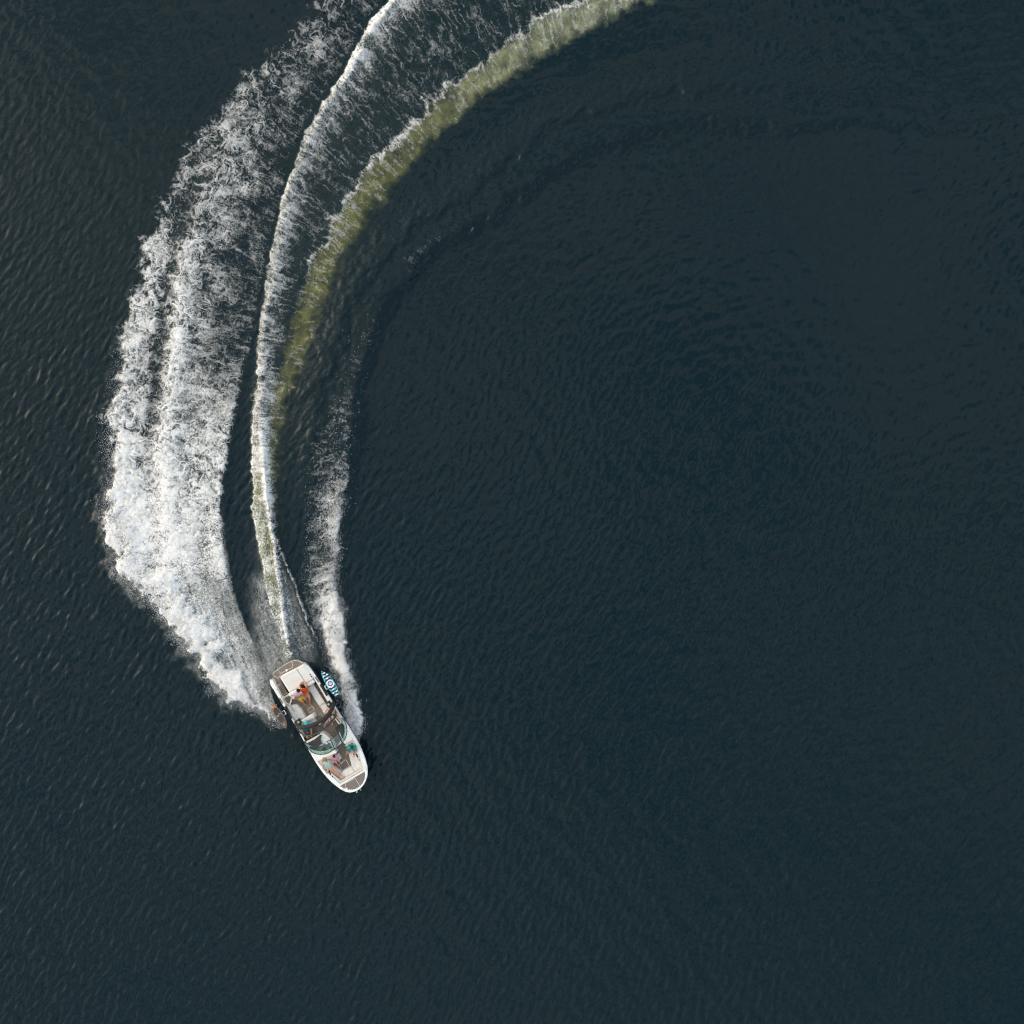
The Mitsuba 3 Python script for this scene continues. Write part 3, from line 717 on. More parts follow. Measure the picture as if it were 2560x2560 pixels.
part(BOAT, 'hatch_seam', slab(hatch.buffer(0.013).difference(hatch.buffer(-0.013)), ZF - 0.01, ZF + 0.009), 'seam_white')
part(BOAT, 'hatch_latch', disc(1040, 1386, ZF, ZF + 0.02, 0.030), 'gelcoat')
BOWDECK = poly([(1015, 1665), (1310, 1490), (1318, 1530), (1311, 1580), (1287, 1632), (1252, 1670), (1210, 1698), (1160, 1711), (1110, 1709), (1070, 1697), (1040, 1682)], ZG)
part(BOAT, 'bow_deck', slab(soften(BOWDECK, 0.02), ZG - 0.01, ZG + 0.012), 'bow_pad')
part(BOAT, 'bow_deck_seam', cat(strip([(1084, 1700), (1084, 1632), (1190, 1576), (1206, 1580), (1252, 1668)], ZG + 0.012, 0.020), strip([(1015, 1664), (1310, 1490)], ZG + 0.012, 0.03)), 'seam_white')
part(BOAT, 'anchor_light', cat(disc(1095, 1698, ZG, ZG + 0.03, 0.03), slab(poly([(1086, 1690), (1104, 1690), (1104, 1706), (1086, 1706)], ZG + 0.03), ZG, ZG + 0.03)), 'gelcoat')
part(BOAT, 'bow_eye', cat(tube([at(1225, 1700, 0.55), at(1218, 1748, 0.5)], 0.03, 8), tube([at(1250, 1690, 0.55), at(1268, 1716, 0.5)], 0.026, 8)), 'steel')

# ------------------------------------------------------------------ boards on the racks
def board(name, label, pts, z_in, z_out, thick, bsdf, nose_rise=0.05):
    """A wake board: outline, rocker, rounded rails. pts run round the outline; uv = board length and width in m from its middle."""
    q = soften(poly(pts, 0.5 * (z_in + z_out)), 0.02)
    line_ = LineString(np.array(q.exterior.coords))
    n_ = 96
    ring = np.array([line_.interpolate(i * line_.length / n_).coords[0] for i in range(n_)])
    c0 = np.array([q.centroid.x, q.centroid.y])
    x_, y_ = (ring - c0) @ AXIS, (ring - c0) @ SIDE
    rings = []
    prof = [(0.0, -1, 0.0), (0.90, -0.95, 0.0), (1.0, -0.2, 0), (1.0, 0.25, 0), (0.95, 0.85, 0), (0.80, 1.0, 0), (0.4, 1.0, 0), (0.02, 1.0, 0)]
    half = max(abs(x_).max(), 1e-3)
    for s_, h_, _ in prof:
        xx, yy = x_ * max(s_, 0.02), y_ * max(s_, 0.02)
        zz_ = 0.5 * (z_in + z_out) + (z_out - z_in) * yy / 0.42 + nose_rise * (xx / half) ** 2 + h_ * thick / 2
        rings.append(np.column_stack([c0 + xx[:, None] * AXIS + yy[:, None] * SIDE, zz_]))
    m = loft(rings)
    local = np.column_stack([(np.array(m.vertices)[:, :2] - c0) @ AXIS, (np.array(m.vertices)[:, :2] - c0) @ SIDE])
    scene[name] = mikit.ply(m, bsdf, smooth=True, uv=local)
    labels[name] = {'label': label, 'category': 'surfboard'}
    return c0


def op_print(p, n, uv):
    """Rings and checks in black, white and blue on a turquoise board."""
    x, y = mi.Float(uv.x) + 0.01, mi.Float(uv.y) - 0.005
    r_ = dr.sqrt(x * x + y * y)
    col = dr.select(dr.abs(y) < 0.055, 1.0, dr.select(y > 0, 2.0, 0.0))
    k = dr.floor(r_ / 0.074 + 0.35 * (col - 2 * dr.floor(col / 2)))
    dark_ = (k - 2 * dr.floor(k / 2)) > 0.5
    h_ = dr.floor(k / 2) + col
    pale_ = (h_ - 2 * dr.floor(h_ / 2)) > 0.5
    ink, blue, white = mi.Color3f(0.012, 0.013, 0.028), mi.Color3f(0.10, 0.47, 0.66), mi.Color3f(0.78, 0.76, 0.78)
    c = dr.select(dark_, ink, dr.select(pale_, white, blue))
    c = dr.select(r_ < 0.255, ink, c)
    c = dr.select(r_ < 0.205, white, c)
    c = dr.select(r_ < 0.125, ink, c)
    c = dr.select(r_ < 0.085, mi.Color3f(0.50, 0.58, 0.85), c)
    rim_ = dr.square(x / 0.80) + dr.square(y / 0.175) > 1.0
    return dr.select(rim_, mi.Color3f(0.030, 0.47, 0.52), c)


def pad_print(p, n, uv):
    """Dark deck pads with an orange nose, a grey waist band, yellow discs and a grey tail with an orange disc."""
    x, y = mi.Float(uv.x), mi.Float(uv.y)
    dark = mi.Color3f(0.046, 0.040, 0.046) * (0.85 + 0.3 * smoothstep(0.3, 0.5, dr.abs(y / 0.03 - dr.floor(y / 0.03) - 0.5)))
    grey = mi.Color3f(0.115, 0.095, 0.088)
    c = mi.Color3f(grey)
    pad = (x > -0.50) & (x < 0.28) & (dr.abs(y) < 0.135 - 0.16 * dr.square(x))
    c = dr.select(pad, dark, c)
    c = dr.select(dr.abs(x + 0.10 + 0.1 * y) < 0.035, mi.Color3f(0.15, 0.13, 0.15), c)
    vee = (x - dr.abs(y) * 1.05 < -0.55) & (x - dr.abs(y) * 0.6 > -0.72) & (dr.abs(y) < 0.11)
    c = dr.select(vee, mi.Color3f(0.56, 0.185, 0.022), c)
    for cx, cy, rr, col in ((-0.17, 0.03, 0.028, (0.62, 0.36, 0.02)), (-0.07, -0.06, 0.034, (0.55, 0.33, 0.03)), (0.42, 0.0, 0.045, (0.42, 0.20, 0.07))):
        c = dr.select(dr.sqrt(dr.square(x - cx) + dr.square(y - cy)) < rr, mi.Color3f(*col), c)
    return c


scene['board_print'] = {'type': 'twosided', 'bsdf': {'type': 'principled', 'base_color': mikit.proc(op_print), 'roughness': 0.3, 'specular': 0.5}}
scene['pad_print'] = {'type': 'twosided', 'bsdf': {'type': 'principled', 'base_color': mikit.proc(pad_print), 'roughness': 0.55, 'specular': 0.4}}
CYAN = [(790, 276), (803, 274), (826, 284), (860, 306), (900, 346), (935, 392), (963, 440), (986, 490), (1000, 535), (1004, 562), (998, 580), (982, 589), (965, 585), (935, 562), (905, 530), (872, 485), (842, 438), (816, 385), (798, 335), (789, 297)]
DARK = [(205, 697), (218, 690), (236, 695), (262, 712), (292, 742), (320, 778), (344, 818), (364, 862), (376, 905), (378, 940), (370, 965), (358, 972), (340, 966), (310, 942), (280, 908), (252, 866), (228, 822), (210, 778), (199, 738), (198, 712)]
board('surfboard', 'turquoise surfboard with black and white ring pattern on the right rack of the boat', CYAN, 1.30, 1.26, 0.05, 'board_print')
board('surfboard_001', 'dark grey surfboard with an orange nose on the left rack of the boat', DARK, 1.26, 1.30, 0.04, 'pad_print')

# ------------------------------------------------------------------ people
def ball(c, r, n_=16):
    return m3.Manifold.sphere(r, n_).translate([float(t) for t in c])


def bone(a, b, ra, rb, n_=16):
    return m3.Manifold.batch_hull([ball(a, ra, n_), ball(b, rb, n_)])


def hull_of(*balls):
    return m3.Manifold.batch_hull(list(balls))


def smoothed(man, length=0.016, rounds=8):
    m_ = man.refine_to_length(length).to_mesh()
    t = trimesh.Trimesh(m_.vert_properties[:, :3], m_.tri_verts, process=False)
    trimesh.smoothing.filter_taubin(t, lamb=0.5, nu=0.53, iterations=rounds, laplacian_operator=trimesh.smoothing.laplacian_calculation(t, equal_weight=True))
    return t


def unit(v):
    return np.asarray(v, float) / np.linalg.norm(v)


def hand(wrist, elbow, k, curl=0.5, spread_up=None):
    """Palm, four fingers of different length and a thumb leaving the side of the palm."""
    d = unit(wrist - elbow)
    up = np.array([0, 0, 1.0]) if spread_up is None else unit(spread_up)
    side = unit(np.cross(up, d)) if abs(d @ up) < 0.95 else unit(np.cross([1, 0, 0.2], d))
    nrm = np.cross(d, side)
    w = wrist
    out = [hull_of(*[ball(w + d * a + side * b, 0.013 * k, 10) for a, b in ((0.0, -0.018 * k), (0.0, 0.018 * k), (0.085 * k, -0.034 * k), (0.085 * k, 0.034 * k))])]
    for j, (off, ln) in enumerate(((-0.033, 0.066), (-0.011, 0.078), (0.011, 0.074), (0.033, 0.058))):
        p0 = w + d * 0.085 * k + side * off * k
        p1 = p0 + unit(d - nrm * curl * 0.4) * ln * 0.5 * k
        p2 = p1 + unit(d - nrm * curl * 1.1) * ln * 0.5 * k
        out += [bone(p0, p1, 0.0095 * k, 0.0085 * k, 8), bone(p1, p2, 0.0085 * k, 0.007 * k, 8)]
    p0 = w + d * 0.025 * k - side * 0.028 * k
    p1 = p0 + unit(d * 0.7 - side * 0.8 - nrm * 0.2) * 0.038 * k
    p2 = p1 + unit(d * 1.0 - side * 0.25 - nrm * 0.3) * 0.030 * k
    out += [bone(p0, p1, 0.012 * k, 0.010 * k, 8), bone(p1, p2, 0.010 * k, 0.008 * k, 8)]
    return m3.Manifold.batch_boolean(out, m3.OpType.Add)


def person(label, J, skin, hair, k=1.0, face=(0.5, -0.866, -0.3), group=None, hair_len=0.0, female=False):
    """J: joints (at(u, v, z)) head, neck, hip, shoulders, elbows, hands, knees, feet, each side l and r. Returns the key and the frame that clothes use."""
    key = key_for_person()
    labels[key] = {'label': label, 'category': 'person'}
    J = {n_: np.array(at(*p)) for n_, p in J.items()}
    across = unit(J['sl'] - J['sr'])
    spine = unit(J['neck'] - J['hip'])
    front = unit(np.cross(across, spine))
    hl, hr = J['hip'] + across * 0.085 * k, J['hip'] - across * 0.085 * k
    J['hl'], J['hr'] = hl, hr
    chest = J['neck'] - spine * 0.15 * k
    waist = J['hip'] * 0.55 + J['neck'] * 0.45
    thick = 0.085 if female else 0.098
    torso = [hull_of(ball(J['sl'] - across * 0.035 * k - spine * 0.02 * k, 0.055 * k), ball(J['sr'] + across * 0.035 * k - spine * 0.02 * k, 0.055 * k), ball(chest + across * 0.07 * k, thick * k), ball(chest - across * 0.07 * k, thick * k)),
             hull_of(ball(chest + across * 0.065 * k, thick * k), ball(chest - across * 0.065 * k, thick * k), ball(waist + across * 0.045 * k, 0.088 * k), ball(waist - across * 0.045 * k, 0.088 * k)),
             hull_of(ball(waist + across * 0.045 * k, 0.088 * k), ball(waist - across * 0.045 * k, 0.088 * k), ball(hl, 0.098 * k), ball(hr, 0.098 * k)),
             bone(J['neck'] - spine * 0.03 * k, J['head'] - unit(J['head'] - J['neck']) * 0.04 * k, 0.052 * k, 0.046 * k)]
    limbs = []
    for s_ in 'lr':
        sh, el, ha, hp, kn, ft = J['s' + s_], J['e' + s_], J['h' + 'and' + s_], J['h' + s_], J['k' + s_], J['f' + s_]
        limbs += [bone(sh, el, 0.048 * k, 0.038 * k), bone(el, ha, 0.038 * k, 0.025 * k), bone(hp, kn, 0.082 * k, 0.054 * k), bone(kn, kn * 0.7 + ft * 0.3, 0.054 * k, 0.054 * k), bone(kn * 0.7 + ft * 0.3, ft, 0.054 * k, 0.033 * k)]
        toe_dir = J.get('t' + s_, None)
        if toe_dir is None:
            td = unit(kn - hp)
            td = unit(np.array([td[0], td[1], -0.05 if abs(ft[2] - kn[2]) > 0.15 else 0.6]))
        else:
            td = unit(toe_dir - ft)
        sd = unit(np.cross(td, [0, 0, 1.0]))
        heel, ballp = ft - td * 0.04 * k, ft + td * 0.12 * k
        limbs += [hull_of(ball(heel, 0.030 * k, 12), ball(ft, 0.034 * k, 12), ball(ballp + sd * 0.022 * k, 0.022 * k, 12), ball(ballp - sd * 0.022 * k, 0.022 * k, 12)),
                  hull_of(ball(ballp + sd * 0.022 * k, 0.018 * k, 12), ball(ballp - sd * 0.022 * k, 0.016 * k, 12), ball(ballp + td * 0.05 * k + sd * 0.016 * k, 0.013 * k, 12), ball(ballp + td * 0.035 * k - sd * 0.02 * k, 0.010 * k, 12))]
    body = smoothed(m3.Manifold.batch_boolean(torso + limbs, m3.OpType.Add), 0.022, 8)
    # head
    fv = unit(face)
    hc = J['head']
    upv = unit(hc - J['neck'])
    upv = unit(upv - fv * (upv @ fv)) if abs(upv @ fv) < 0.9 else unit(np.array([0, 0, 1.0]) - fv * fv[2])
    sv = np.cross(fv, upv)
    R = np.column_stack([sv, fv, upv])

    def place_(m_):
        m_.vertices = np.array(m_.vertices) @ R.T * k + hc
        return m_
    skull = blob([0, 0, 0], [0.076, 0.095, 0.112], 3)
    v_ = np.array(skull.vertices)
    jaw = np.clip(-v_[:, 2] / 0.112, 0, 1)
    v_[:, 0] *= 1 - 0.32 * jaw ** 1.5
    v_[:, 1] = v_[:, 1] * (1 - 0.12 * jaw) + 0.012 * jaw
    skull.vertices = v_
    nose = blob([0, 0.098, -0.018], [0.014, 0.020, 0.024], 2)
    ears = [blob([s_ * 0.078, -0.005, -0.012], [0.010, 0.022, 0.032], 2) for s_ in (-1, 1)]
    headm = place_(cat(skull, nose, *ears))
    hands = [h_.to_mesh() for h_ in (hand(J['hand' + s_], J['e' + s_], k * 1.0) for s_ in 'lr')]
    hands = [trimesh.Trimesh(h_.vert_properties[:, :3], h_.tri_verts) for h_ in hands]
    scene[f'{key}__body'] = mikit.ply(cat(body, headm, *hands), skin, smooth=60)
    for s_ in (-1, 1):
        part(key, 'eye', place_(blob([s_ * 0.031, 0.084, 0.008], [0.012, 0.010, 0.008], 1)), 'eye_dark', True)
    scene[f'{key}__mouth'] = mikit.ply(place_(blob([0, 0.090, -0.056], [0.022, 0.008, 0.007], 1)), 'lips', smooth=True)
    # hair: a cap of soft locks over the back and top of the head
    rng = np.random.default_rng(len(key) * 7 + len(scene))
    locks = []
    cap = blob([0, -0.014, 0.018], [0.084, 0.098, 0.110], 3)
    cv = np.array(cap.vertices)
    cv *= (1 + 0.07 * (meshkit.fbm(cv * 55, 3, 5) - 0.5))[:, None]
    keep_line = -0.02 + 0.9 * np.clip(cv[:, 1] - 0.01, 0, 1)
    cv[:, 2] = np.maximum(cv[:, 2], keep_line)
    cap.vertices = cv
    locks.append(cap)
    if hair_len > 0:
        for a_ in np.linspace(-1.0, 1.0, 9):
            x0, y0 = 0.068 * math.sin(a_ * 1.4), -0.085 * math.cos(a_ * 1.2)
            e_ = np.array([x0 * (1.25 + 0.2 * rng.normal()), y0 * 1.1 - 0.015 + 0.015 * rng.normal(), -hair_len * (0.8 + 0.3 * rng.random())])
            locks.append(tube(np.array([[x0, y0, 0.03], [(x0 + e_[0]) / 2, y0 - 0.02, -hair_len * 0.35], e_]), np.linspace(0.030, 0.010, 12), 7, n_=12))
    scene[f'{key}__hair'] = mikit.ply(place_(cat(*locks)), hair, smooth=True)
    return key, J, dict(across=across, spine=spine, front=front, chest=chest, waist=waist, k=k, thick=thick, hc=hc, place=place_)


def key_for_person():
    n_ = len([q for q in labels if q.split('_')[0] == 'person' and '__' not in q])
    return 'person' if n_ == 0 else f'person_{n_:03d}'


def shirt(key, J, F, colour, name='shirt', sleeve=0.5, low=0.9, grow=1.14):
    k, a, s_ = F['k'], F['across'], F['spine']
    g = grow
    th = F['thick'] * g + 0.004
    low_pt = F['waist'] * (1 - low) + J['hip'] * low
    bits = [hull_of(ball(J['sl'] - a * 0.035 * k - s_ * 0.025 * k, 0.060 * k * g / 1.05), ball(J['sr'] + a * 0.035 * k - s_ * 0.025 * k, 0.060 * k * g / 1.05), ball(F['chest'] + a * 0.07 * k, th * k), ball(F['chest'] - a * 0.07 * k, th * k)),
            hull_of(ball(F['chest'] + a * 0.068 * k, th * k), ball(F['chest'] - a * 0.068 * k, th * k), ball(low_pt + a * 0.07 * k, 0.108 * k), ball(low_pt - a * 0.07 * k, 0.108 * k))]
    for q in 'lr':
        e_ = J['s' + q] * (1 - sleeve) + J['e' + q] * sleeve
        if sleeve > 0.05:
            bits.append(bone(J['s' + q] - (a if q == 'l' else -a) * 0.01 * k, e_, 0.062 * k, 0.056 * k))
    m_ = smoothed(m3.Manifold.batch_boolean(bits, m3.OpType.Add), 0.02, 6)
    v_ = np.array(m_.vertices)
    v_ += np.array(m_.vertex_normals) * (0.014 * (meshkit.fbm(v_ * 16, 3, 8) - 0.5))[:, None]
    m_.vertices = v_
    scene[f'{key}__{name}'] = mikit.ply(m_, colour, smooth=60)


def shorts(key, J, F, colour, leg=0.55, name='shorts'):
    k, a = F['k'], F['across']
    bits = [hull_of(ball(J['hl'], 0.110 * k), ball(J['hr'], 0.110 * k), ball(F['waist'] * 0.45 + J['hip'] * 0.55 + a * 0.05 * k, 0.100 * k), ball(F['waist'] * 0.45 + J['hip'] * 0.55 - a * 0.05 * k, 0.100 * k))]
    for q in 'lr':
        if leg > 0:
            bits.append(bone(J['h' + q], J['h' + q] * (1 - leg) + J['k' + q] * leg, 0.096 * k, 0.092 * k))
    m_ = smoothed(m3.Manifold.batch_boolean(bits, m3.OpType.Add), 0.02, 6)
    v_ = np.array(m_.vertices)
    v_ += np.array(m_.vertex_normals) * (0.014 * (meshkit.fbm(v_ * 16, 3, 9) - 0.5))[:, None]
    m_.vertices = v_
    scene[f'{key}__{name}'] = mikit.ply(m_, colour, smooth=60)


def bikini_top(key, J, F, colour, tall=0.055):
    """A band round the chest with two straps."""
    k, a, s_ = F['k'], F['across'], F['spine']
    th = F['thick'] + 0.008
    lo_, hi_ = F['chest'] - s_ * 0.06 * k, F['chest'] + s_ * (tall - 0.03) * k
    band_ = hull_of(*[ball(p + a * w * k, th * k * 0.98) for p in (lo_ * 0.5 + hi_ * 0.5,) for w in (-0.078, 0.078)])
    cut_lo, cut_hi = lo_, hi_
    man = band_.refine_to_length(0.02)
    man = man.trim_by_plane([float(t) for t in s_], float(s_ @ cut_lo)).trim_by_plane([float(-t) for t in s_], float(-s_ @ cut_hi))
    m_ = man.to_mesh()
    m_ = trimesh.Trimesh(m_.vert_properties[:, :3], m_.tri_verts)
    straps = [tube(np.array([hi_ + a * w * k + F['front'] * th * k, J['neck'] + a * w * 0.75 * k - s_ * 0.015 * k + F['front'] * 0.03 * k, hi_ + a * w * k - F['front'] * th * k]), 0.009 * k, 6, n_=14) for w in (-0.07, 0.07)]
    scene[f'{key}__bikini_top'] = mikit.ply(cat(m_, *straps), colour, smooth=40)


def tone(a, b, scale=30):
    return {'type': 'diffuse', 'reflectance': mikit.proc(lambda p, n, uv: mix(a, b, fbm(p.x * scale, p.y * scale, p.z * scale, 3)))}


scene['skin_fair'] = {'type': 'principled', 'base_color': mikit.proc(lambda p, n, uv: mix((0.56, 0.305, 0.215), (0.64, 0.38, 0.28), fbm(p.x * 14, p.y * 14, p.z * 14, 3))), 'roughness': 0.5, 'specular': 0.35}
scene['skin_tan'] = {'type': 'principled', 'base_color': mikit.proc(lambda p, n, uv: mix((0.44, 0.200, 0.110), (0.52, 0.26, 0.150), fbm(p.x * 14, p.y * 14, p.z * 14, 3))), 'roughness': 0.48, 'specular': 0.35}
scene['eye_dark'] = paint((0.02, 0.015, 0.012), 0.3)
scene['lips'] = paint((0.42, 0.16, 0.13), 0.5)
scene['hair_dark'] = tone((0.014, 0.008, 0.006), (0.040, 0.022, 0.015), 120)
scene['hair_brown'] = tone((0.050, 0.022, 0.012), (0.115, 0.055, 0.030), 120)
scene['hair_blond'] = tone((0.20, 0.125, 0.055), (0.42, 0.29, 0.14), 120)


def cloth(rgb):
    return tone(tuple(c * 0.88 for c in rgb), tuple(min(1, c * 1.1) for c in rgb), 22)


SEAT = 0.64
# two people on the transom seat
key, J, F = person('person in pale pink shirt and yellow shorts sitting at the stern, leaning on a friend', dict(
    head=(508, 515, 1.36), neck=(498, 540, 1.22), hip=(500, 570, 0.76), sl=(545, 535, 1.18), sr=(462, 558, 1.16), el=(560, 560, 0.98), er=(470, 605, 0.95), handl=(590, 588, 0.86), handr=(528, 612, 0.86),
    kl=(595, 612, 0.82), kr=(565, 645, 0.82), fl=(612, 640, 0.38), fr=(572, 662, 0.38)), 'skin_tan', 'hair_dark', 1.0, (0.5, -0.6, -0.5))
shirt(key, J, F, cloth((0.62, 0.46, 0.60)), sleeve=0.55)
shorts(key, J, F, cloth((0.56, 0.36, 0.035)), leg=0.7)
key, J, F = person('dark haired person in bright orange top at the stern with one leg stretched out', dict(
    head=(570, 468, 1.38), neck=(572, 482, 1.22), hip=(590, 520, 0.76), sl=(610, 470, 1.18), sr=(542, 492, 1.16), el=(612, 432, 1.12), er=(528, 448, 1.14), handl=(565, 430, 1.14), handr=(548, 430, 1.1),
    kl=(645, 590, 0.80), kr=(618, 580, 0.82), fl=(652, 662, 0.42), fr=(632, 622, 0.40)), 'skin_tan', 'hair_dark', 1.0, (0.4, -0.7, -0.4), hair_len=0.10, female=True)
shirt(key, J, F, cloth((0.86, 0.095, 0.022)), 'swimsuit', sleeve=0.0, low=0.75, grow=1.10)
part(key, 'sun_visor', cat(tube([F['hc'] + np.array([0.09 * math.cos(a), 0.09 * math.sin(a), -0.01]) for a in np.linspace(0, 5.9, 14)], 0.014, 6)), cloth((0.78, 0.62, 0.62)))
# driver
key, J, F = person('driver in turquoise shirt, cap and blue shorts at the helm under the tower', dict(
    head=(598, 915, 1.42), neck=(592, 925, 1.26), hip=(605, 930, 0.78), sl=(655, 915, 1.22), sr=(562, 958, 1.22), el=(668, 960, 1.02), er=(556, 1005, 1.02), handl=(668, 1042, 0.99), handr=(606, 1062, 0.99),
    kl=(664, 985, 0.82), kr=(618, 1010, 0.82), fl=(680, 1045, 0.40), fr=(640, 1062, 0.40)), 'skin_tan', 'hair_dark', 1.05, (0.5, -0.866, -0.15))
shirt(key, J, F, cloth((0.075, 0.52, 0.54)), sleeve=0.6)
shorts(key, J, F, cloth((0.020, 0.155, 0.36)), leg=0.8)
cap = blob([0, -0.008, 0.040], [0.094, 0.108, 0.092], 3)
cv = np.array(cap.vertices)
cv[:, 2] = np.maximum(cv[:, 2], 0.03)
cap.vertices = cv
brim = blob([0, 0.115, 0.036], [0.070, 0.075, 0.009], 2)
part(key, 'cap', F['place'](cat(cap, brim)), cloth((0.16, 0.58, 0.56)), 40)
# passenger lying on the seat behind the windscreen
key, J, F = person('bare chested person in dark teal trunks reclining on the seat under the tower', dict(
    head=(912, 715, 1.20), neck=(908, 732, 1.10), hip=(918, 790, 0.74), sl=(942, 742, 1.06), sr=(862, 738, 1.04), el=(985, 790, 0.98), er=(848, 760, 0.86), handl=(1002, 830, 0.97), handr=(838, 782, 0.78),
    kl=(925, 840, 0.86), kr=(880, 850, 0.86), fl=(926, 898, 0.40), fr=(835, 928, 0.40)), 'skin_fair', 'hair_dark', 1.0, (-0.5, -0.6, -0.4))
shorts(key, J, F, cloth((0.012, 0.10, 0.115)), leg=0.35, name='trunks')
# bow: green shirt on the left side, blond woman lying, child beside her
key, J, F = person('dark haired person in green and blue shirt sitting in the bow beside the cup holders', dict(
    head=(1156, 1196, 1.30), neck=(1150, 1188, 1.16), hip=(1140, 1200, 0.76), sl=(1198, 1192, 1.12), sr=(1112, 1210, 1.12), el=(1208, 1238, 0.95), er=(1102, 1240, 0.95), handl=(1188, 1266, 0.80), handr=(1098, 1268, 0.80),
    kl=(1182, 1256, 0.80), kr=(1118, 1262, 0.80), fl=(1178, 1278, 0.70), fr=(1092, 1275, 0.42)), 'skin_tan', 'hair_brown', 0.95, (0.3, -0.8, -0.5))
shirt(key, J, F, 'two_tone', sleeve=0.6)
shorts(key, J, F, cloth((0.09, 0.36, 0.42)), leg=0.55)
scene['two_tone'] = {'type': 'diffuse', 'reflectance': mikit.proc(lambda p, n, uv: dr.select(dr.abs(noise(p.x * 7 + 2, p.y * 7, p.z * 7) - 0.5) < 0.11, mi.Color3f(0.030, 0.085, 0.20), mi.Color3f(0.022, 0.42, 0.27)))}
key, J, F = person('blond woman in green and white striped bikini stretched out on the bow seat', dict(
    head=(836, 1352, 1.16), neck=(846, 1372, 1.06), hip=(884, 1428, 0.76), sl=(888, 1358, 1.02), sr=(806, 1392, 1.02), el=(905, 1410, 0.90), er=(808, 1448, 0.92), handl=(908, 1448, 0.84), handr=(850, 1502, 0.90),
    kl=(958, 1474, 0.80), kr=(942, 1500, 0.76), fl=(1020, 1545, 0.70), fr=(1010, 1556, 0.70), tl=(1048, 1556, 0.74), tr=(1036, 1566, 0.74)), 'skin_fair', 'hair_blond', 1.0, (0.6, -0.7, -0.4), hair_len=0.12, female=True)
STR = {'type': 'diffuse', 'reflectance': mikit.proc(lambda p, n, uv: dr.select((lateral(p) * 26 - dr.floor(lateral(p) * 26)) < 0.5, mi.Color3f(0.04, 0.40, 0.30), mi.Color3f(0.80, 0.80, 0.78)))}
scene['striped_cloth'] = STR
shirt(key, J, F, 'striped_cloth', 'bikini_top', sleeve=0.0, low=0.10, grow=1.08)
shorts(key, J, F, 'striped_cloth', leg=0.0, name='bikini_bottom')
bun = part(key, 'hair_bun', blob(F['hc'] - np.array([0.055, -0.055, -0.03]), [0.05, 0.05, 0.045], 2), 'hair_blond', True)
key, J, F = person('small child in pink sitting next to the blond woman in the bow', dict(
    head=(944, 1312, 1.08), neck=(948, 1318, 0.98), hip=(958, 1335, 0.74), sl=(986, 1305, 0.95), sr=(920, 1328, 0.95), el=(996, 1325, 0.86), er=(922, 1352, 0.86), handl=(992, 1348, 0.78), handr=(945, 1370, 0.78),
    kl=(1002, 1362, 0.72), kr=(970, 1385, 0.72), fl=(1018, 1385, 0.46), fr=(985, 1408, 0.46)), 'skin_fair', 'hair_brown', 0.72, (0.5, -0.75, -0.3), hair_len=0.10)
shirt(key, J, F, cloth((0.70, 0.34, 0.42)), sleeve=0.4)
shorts(key, J, F, cloth((0.66, 0.30, 0.44)), leg=0.6)

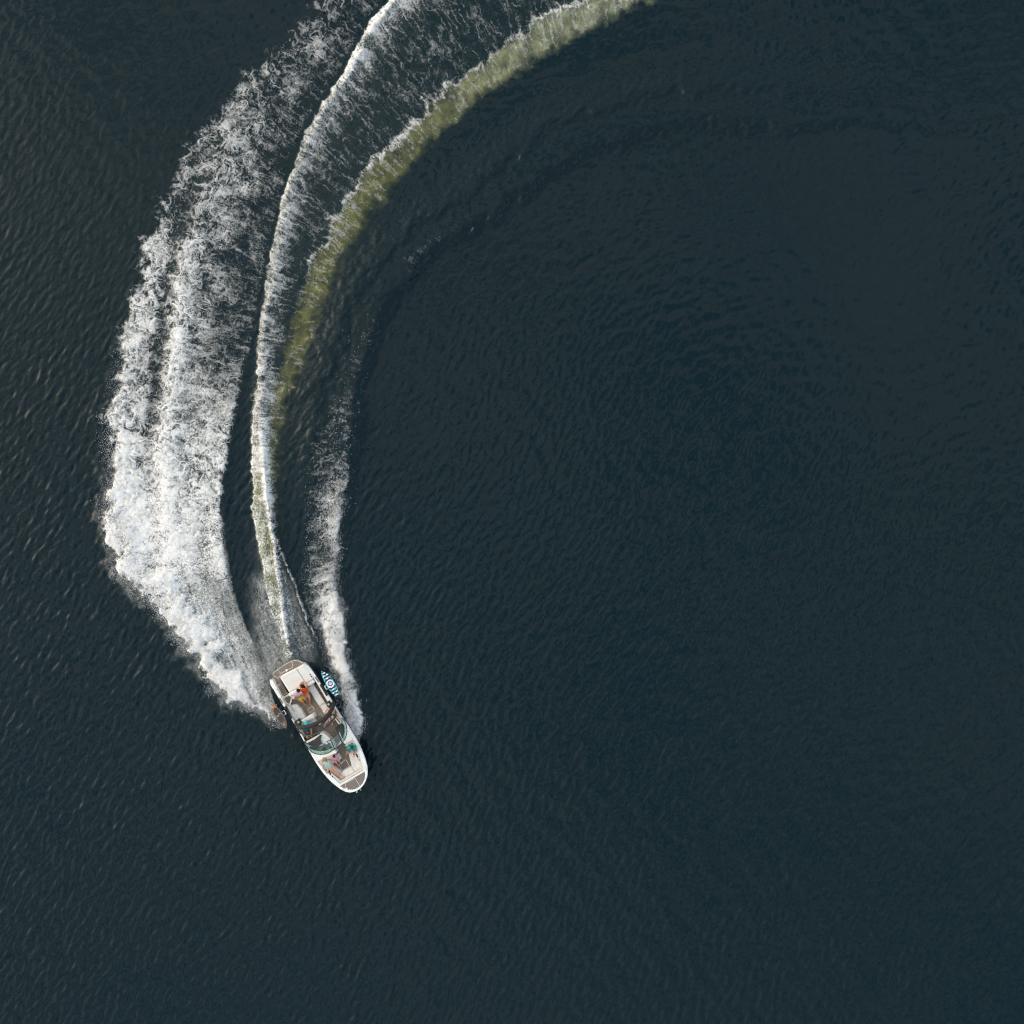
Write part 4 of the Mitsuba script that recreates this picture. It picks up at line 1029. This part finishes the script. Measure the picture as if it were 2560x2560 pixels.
# ------------------------------------------------------------------ spray: drops thrown up over the plumes
def drops(key, label, n_, want, seed):
    """Drops as small octahedra, scattered where want(fields) is high, flying up to half a metre above the water."""
    rng = np.random.default_rng(seed)
    x_, y_ = rng.uniform(-23, -7, 700000), rng.uniform(-13, 12, 700000)
    out_ = [np.array(a) for a in wake(pts(x_, y_))]
    p_, top_ = want(out_)
    ok = np.flatnonzero(rng.random(len(x_)) < p_)[:n_]
    base_ = out_[5][ok]
    hh = base_ + 0.02 + top_[ok] * rng.random(len(ok)) ** 1.8
    rad = rng.uniform(0.004, 0.013, len(ok)) * (1 + 0.8 * (rng.random(len(ok)) > 0.93))
    octa = np.array([[1, 0, 0], [-1, 0, 0], [0, 1, 0], [0, -1, 0], [0, 0, 1], [0, 0, -1]], float)
    tri = np.array([[0, 2, 4], [2, 1, 4], [1, 3, 4], [3, 0, 4], [2, 0, 5], [1, 2, 5], [3, 1, 5], [0, 3, 5]])
    stretch = rng.uniform(0.8, 1.5, (len(ok), 1, 3))
    v_ = np.column_stack([x_[ok], y_[ok], hh])[:, None] + octa * rad[:, None, None] * stretch
    f_ = tri + 6 * np.arange(len(ok))[:, None, None]
    scene[key] = mikit.ply((v_.reshape(-1, 3), f_.reshape(-1, 3)), 'drop_white', smooth=True)
    labels[key] = {'label': label, 'category': 'spray', 'kind': 'stuff'}


scene['drop_white'] = {'type': 'diffuse', 'reflectance': {'type': 'rgb', 'value': [0.80, 0.80, 0.82]}}


def outer_spray(w):
    th_, r_ = w[6], w[7]
    g_ = np.arange(TH0, TH1 + 1e-6, DTH)
    ro_ = np.interp(th_, g_, CURVES['outer'])
    ri_ = np.interp(th_, g_, CURVES['inner'])
    d_ = ro_ - r_ + 1.3 * (meshkit.fbm(np.column_stack([th_ * 0.5, r_ * 0.35, th_ * 0]), 3, 6) - 0.5)
    young_ = np.clip(1 - (th_ + 20) / 34, 0, 1) * (th_ > -34)
    p_ = young_ * np.exp(-((d_ - 0.75) / 0.42) ** 2) * 0.9 + 0.10 * young_ * (d_ > 0) * (r_ > ri_ + 0.1)
    return p_ * (r_ > ri_ - 0.05), 0.15 + 0.45 * young_


def inner_spray(w):
    th_, r_ = w[6], w[7]
    g_ = np.arange(TH0, TH1 + 1e-6, DTH)
    rl_, rt_ = np.interp(th_, g_, CURVES['inlip']), np.interp(th_, g_, CURVES['inroot'])
    d_ = r_ - rl_ + 0.8 * (meshkit.fbm(np.column_stack([th_ * 0.6, r_ * 0.5, th_ * 0]), 3, 7) - 0.5)
    young_ = np.clip(1 - (th_ + 30) / 30, 0, 1) * (th_ > -41)
    p_ = young_ * (np.exp(-((d_ - 0.4) / 0.32) ** 2) * 0.8 + 0.15 * (d_ > 0) * (r_ < rt_))
    p_ = p_ + 0.05 * np.exp(-((d_ - 0.5) / 0.6) ** 2) * np.clip(1 - abs(th_ - 5) / 25, 0, 1)
    return p_, 0.08 + 0.30 * young_


drops('bow_spray', 'white spray drops flying over the broad plume left of the boat', 36000, outer_spray, 5)
drops('bow_spray_001', 'white spray drops along the bow on the right side of the boat', 14000, inner_spray, 6)
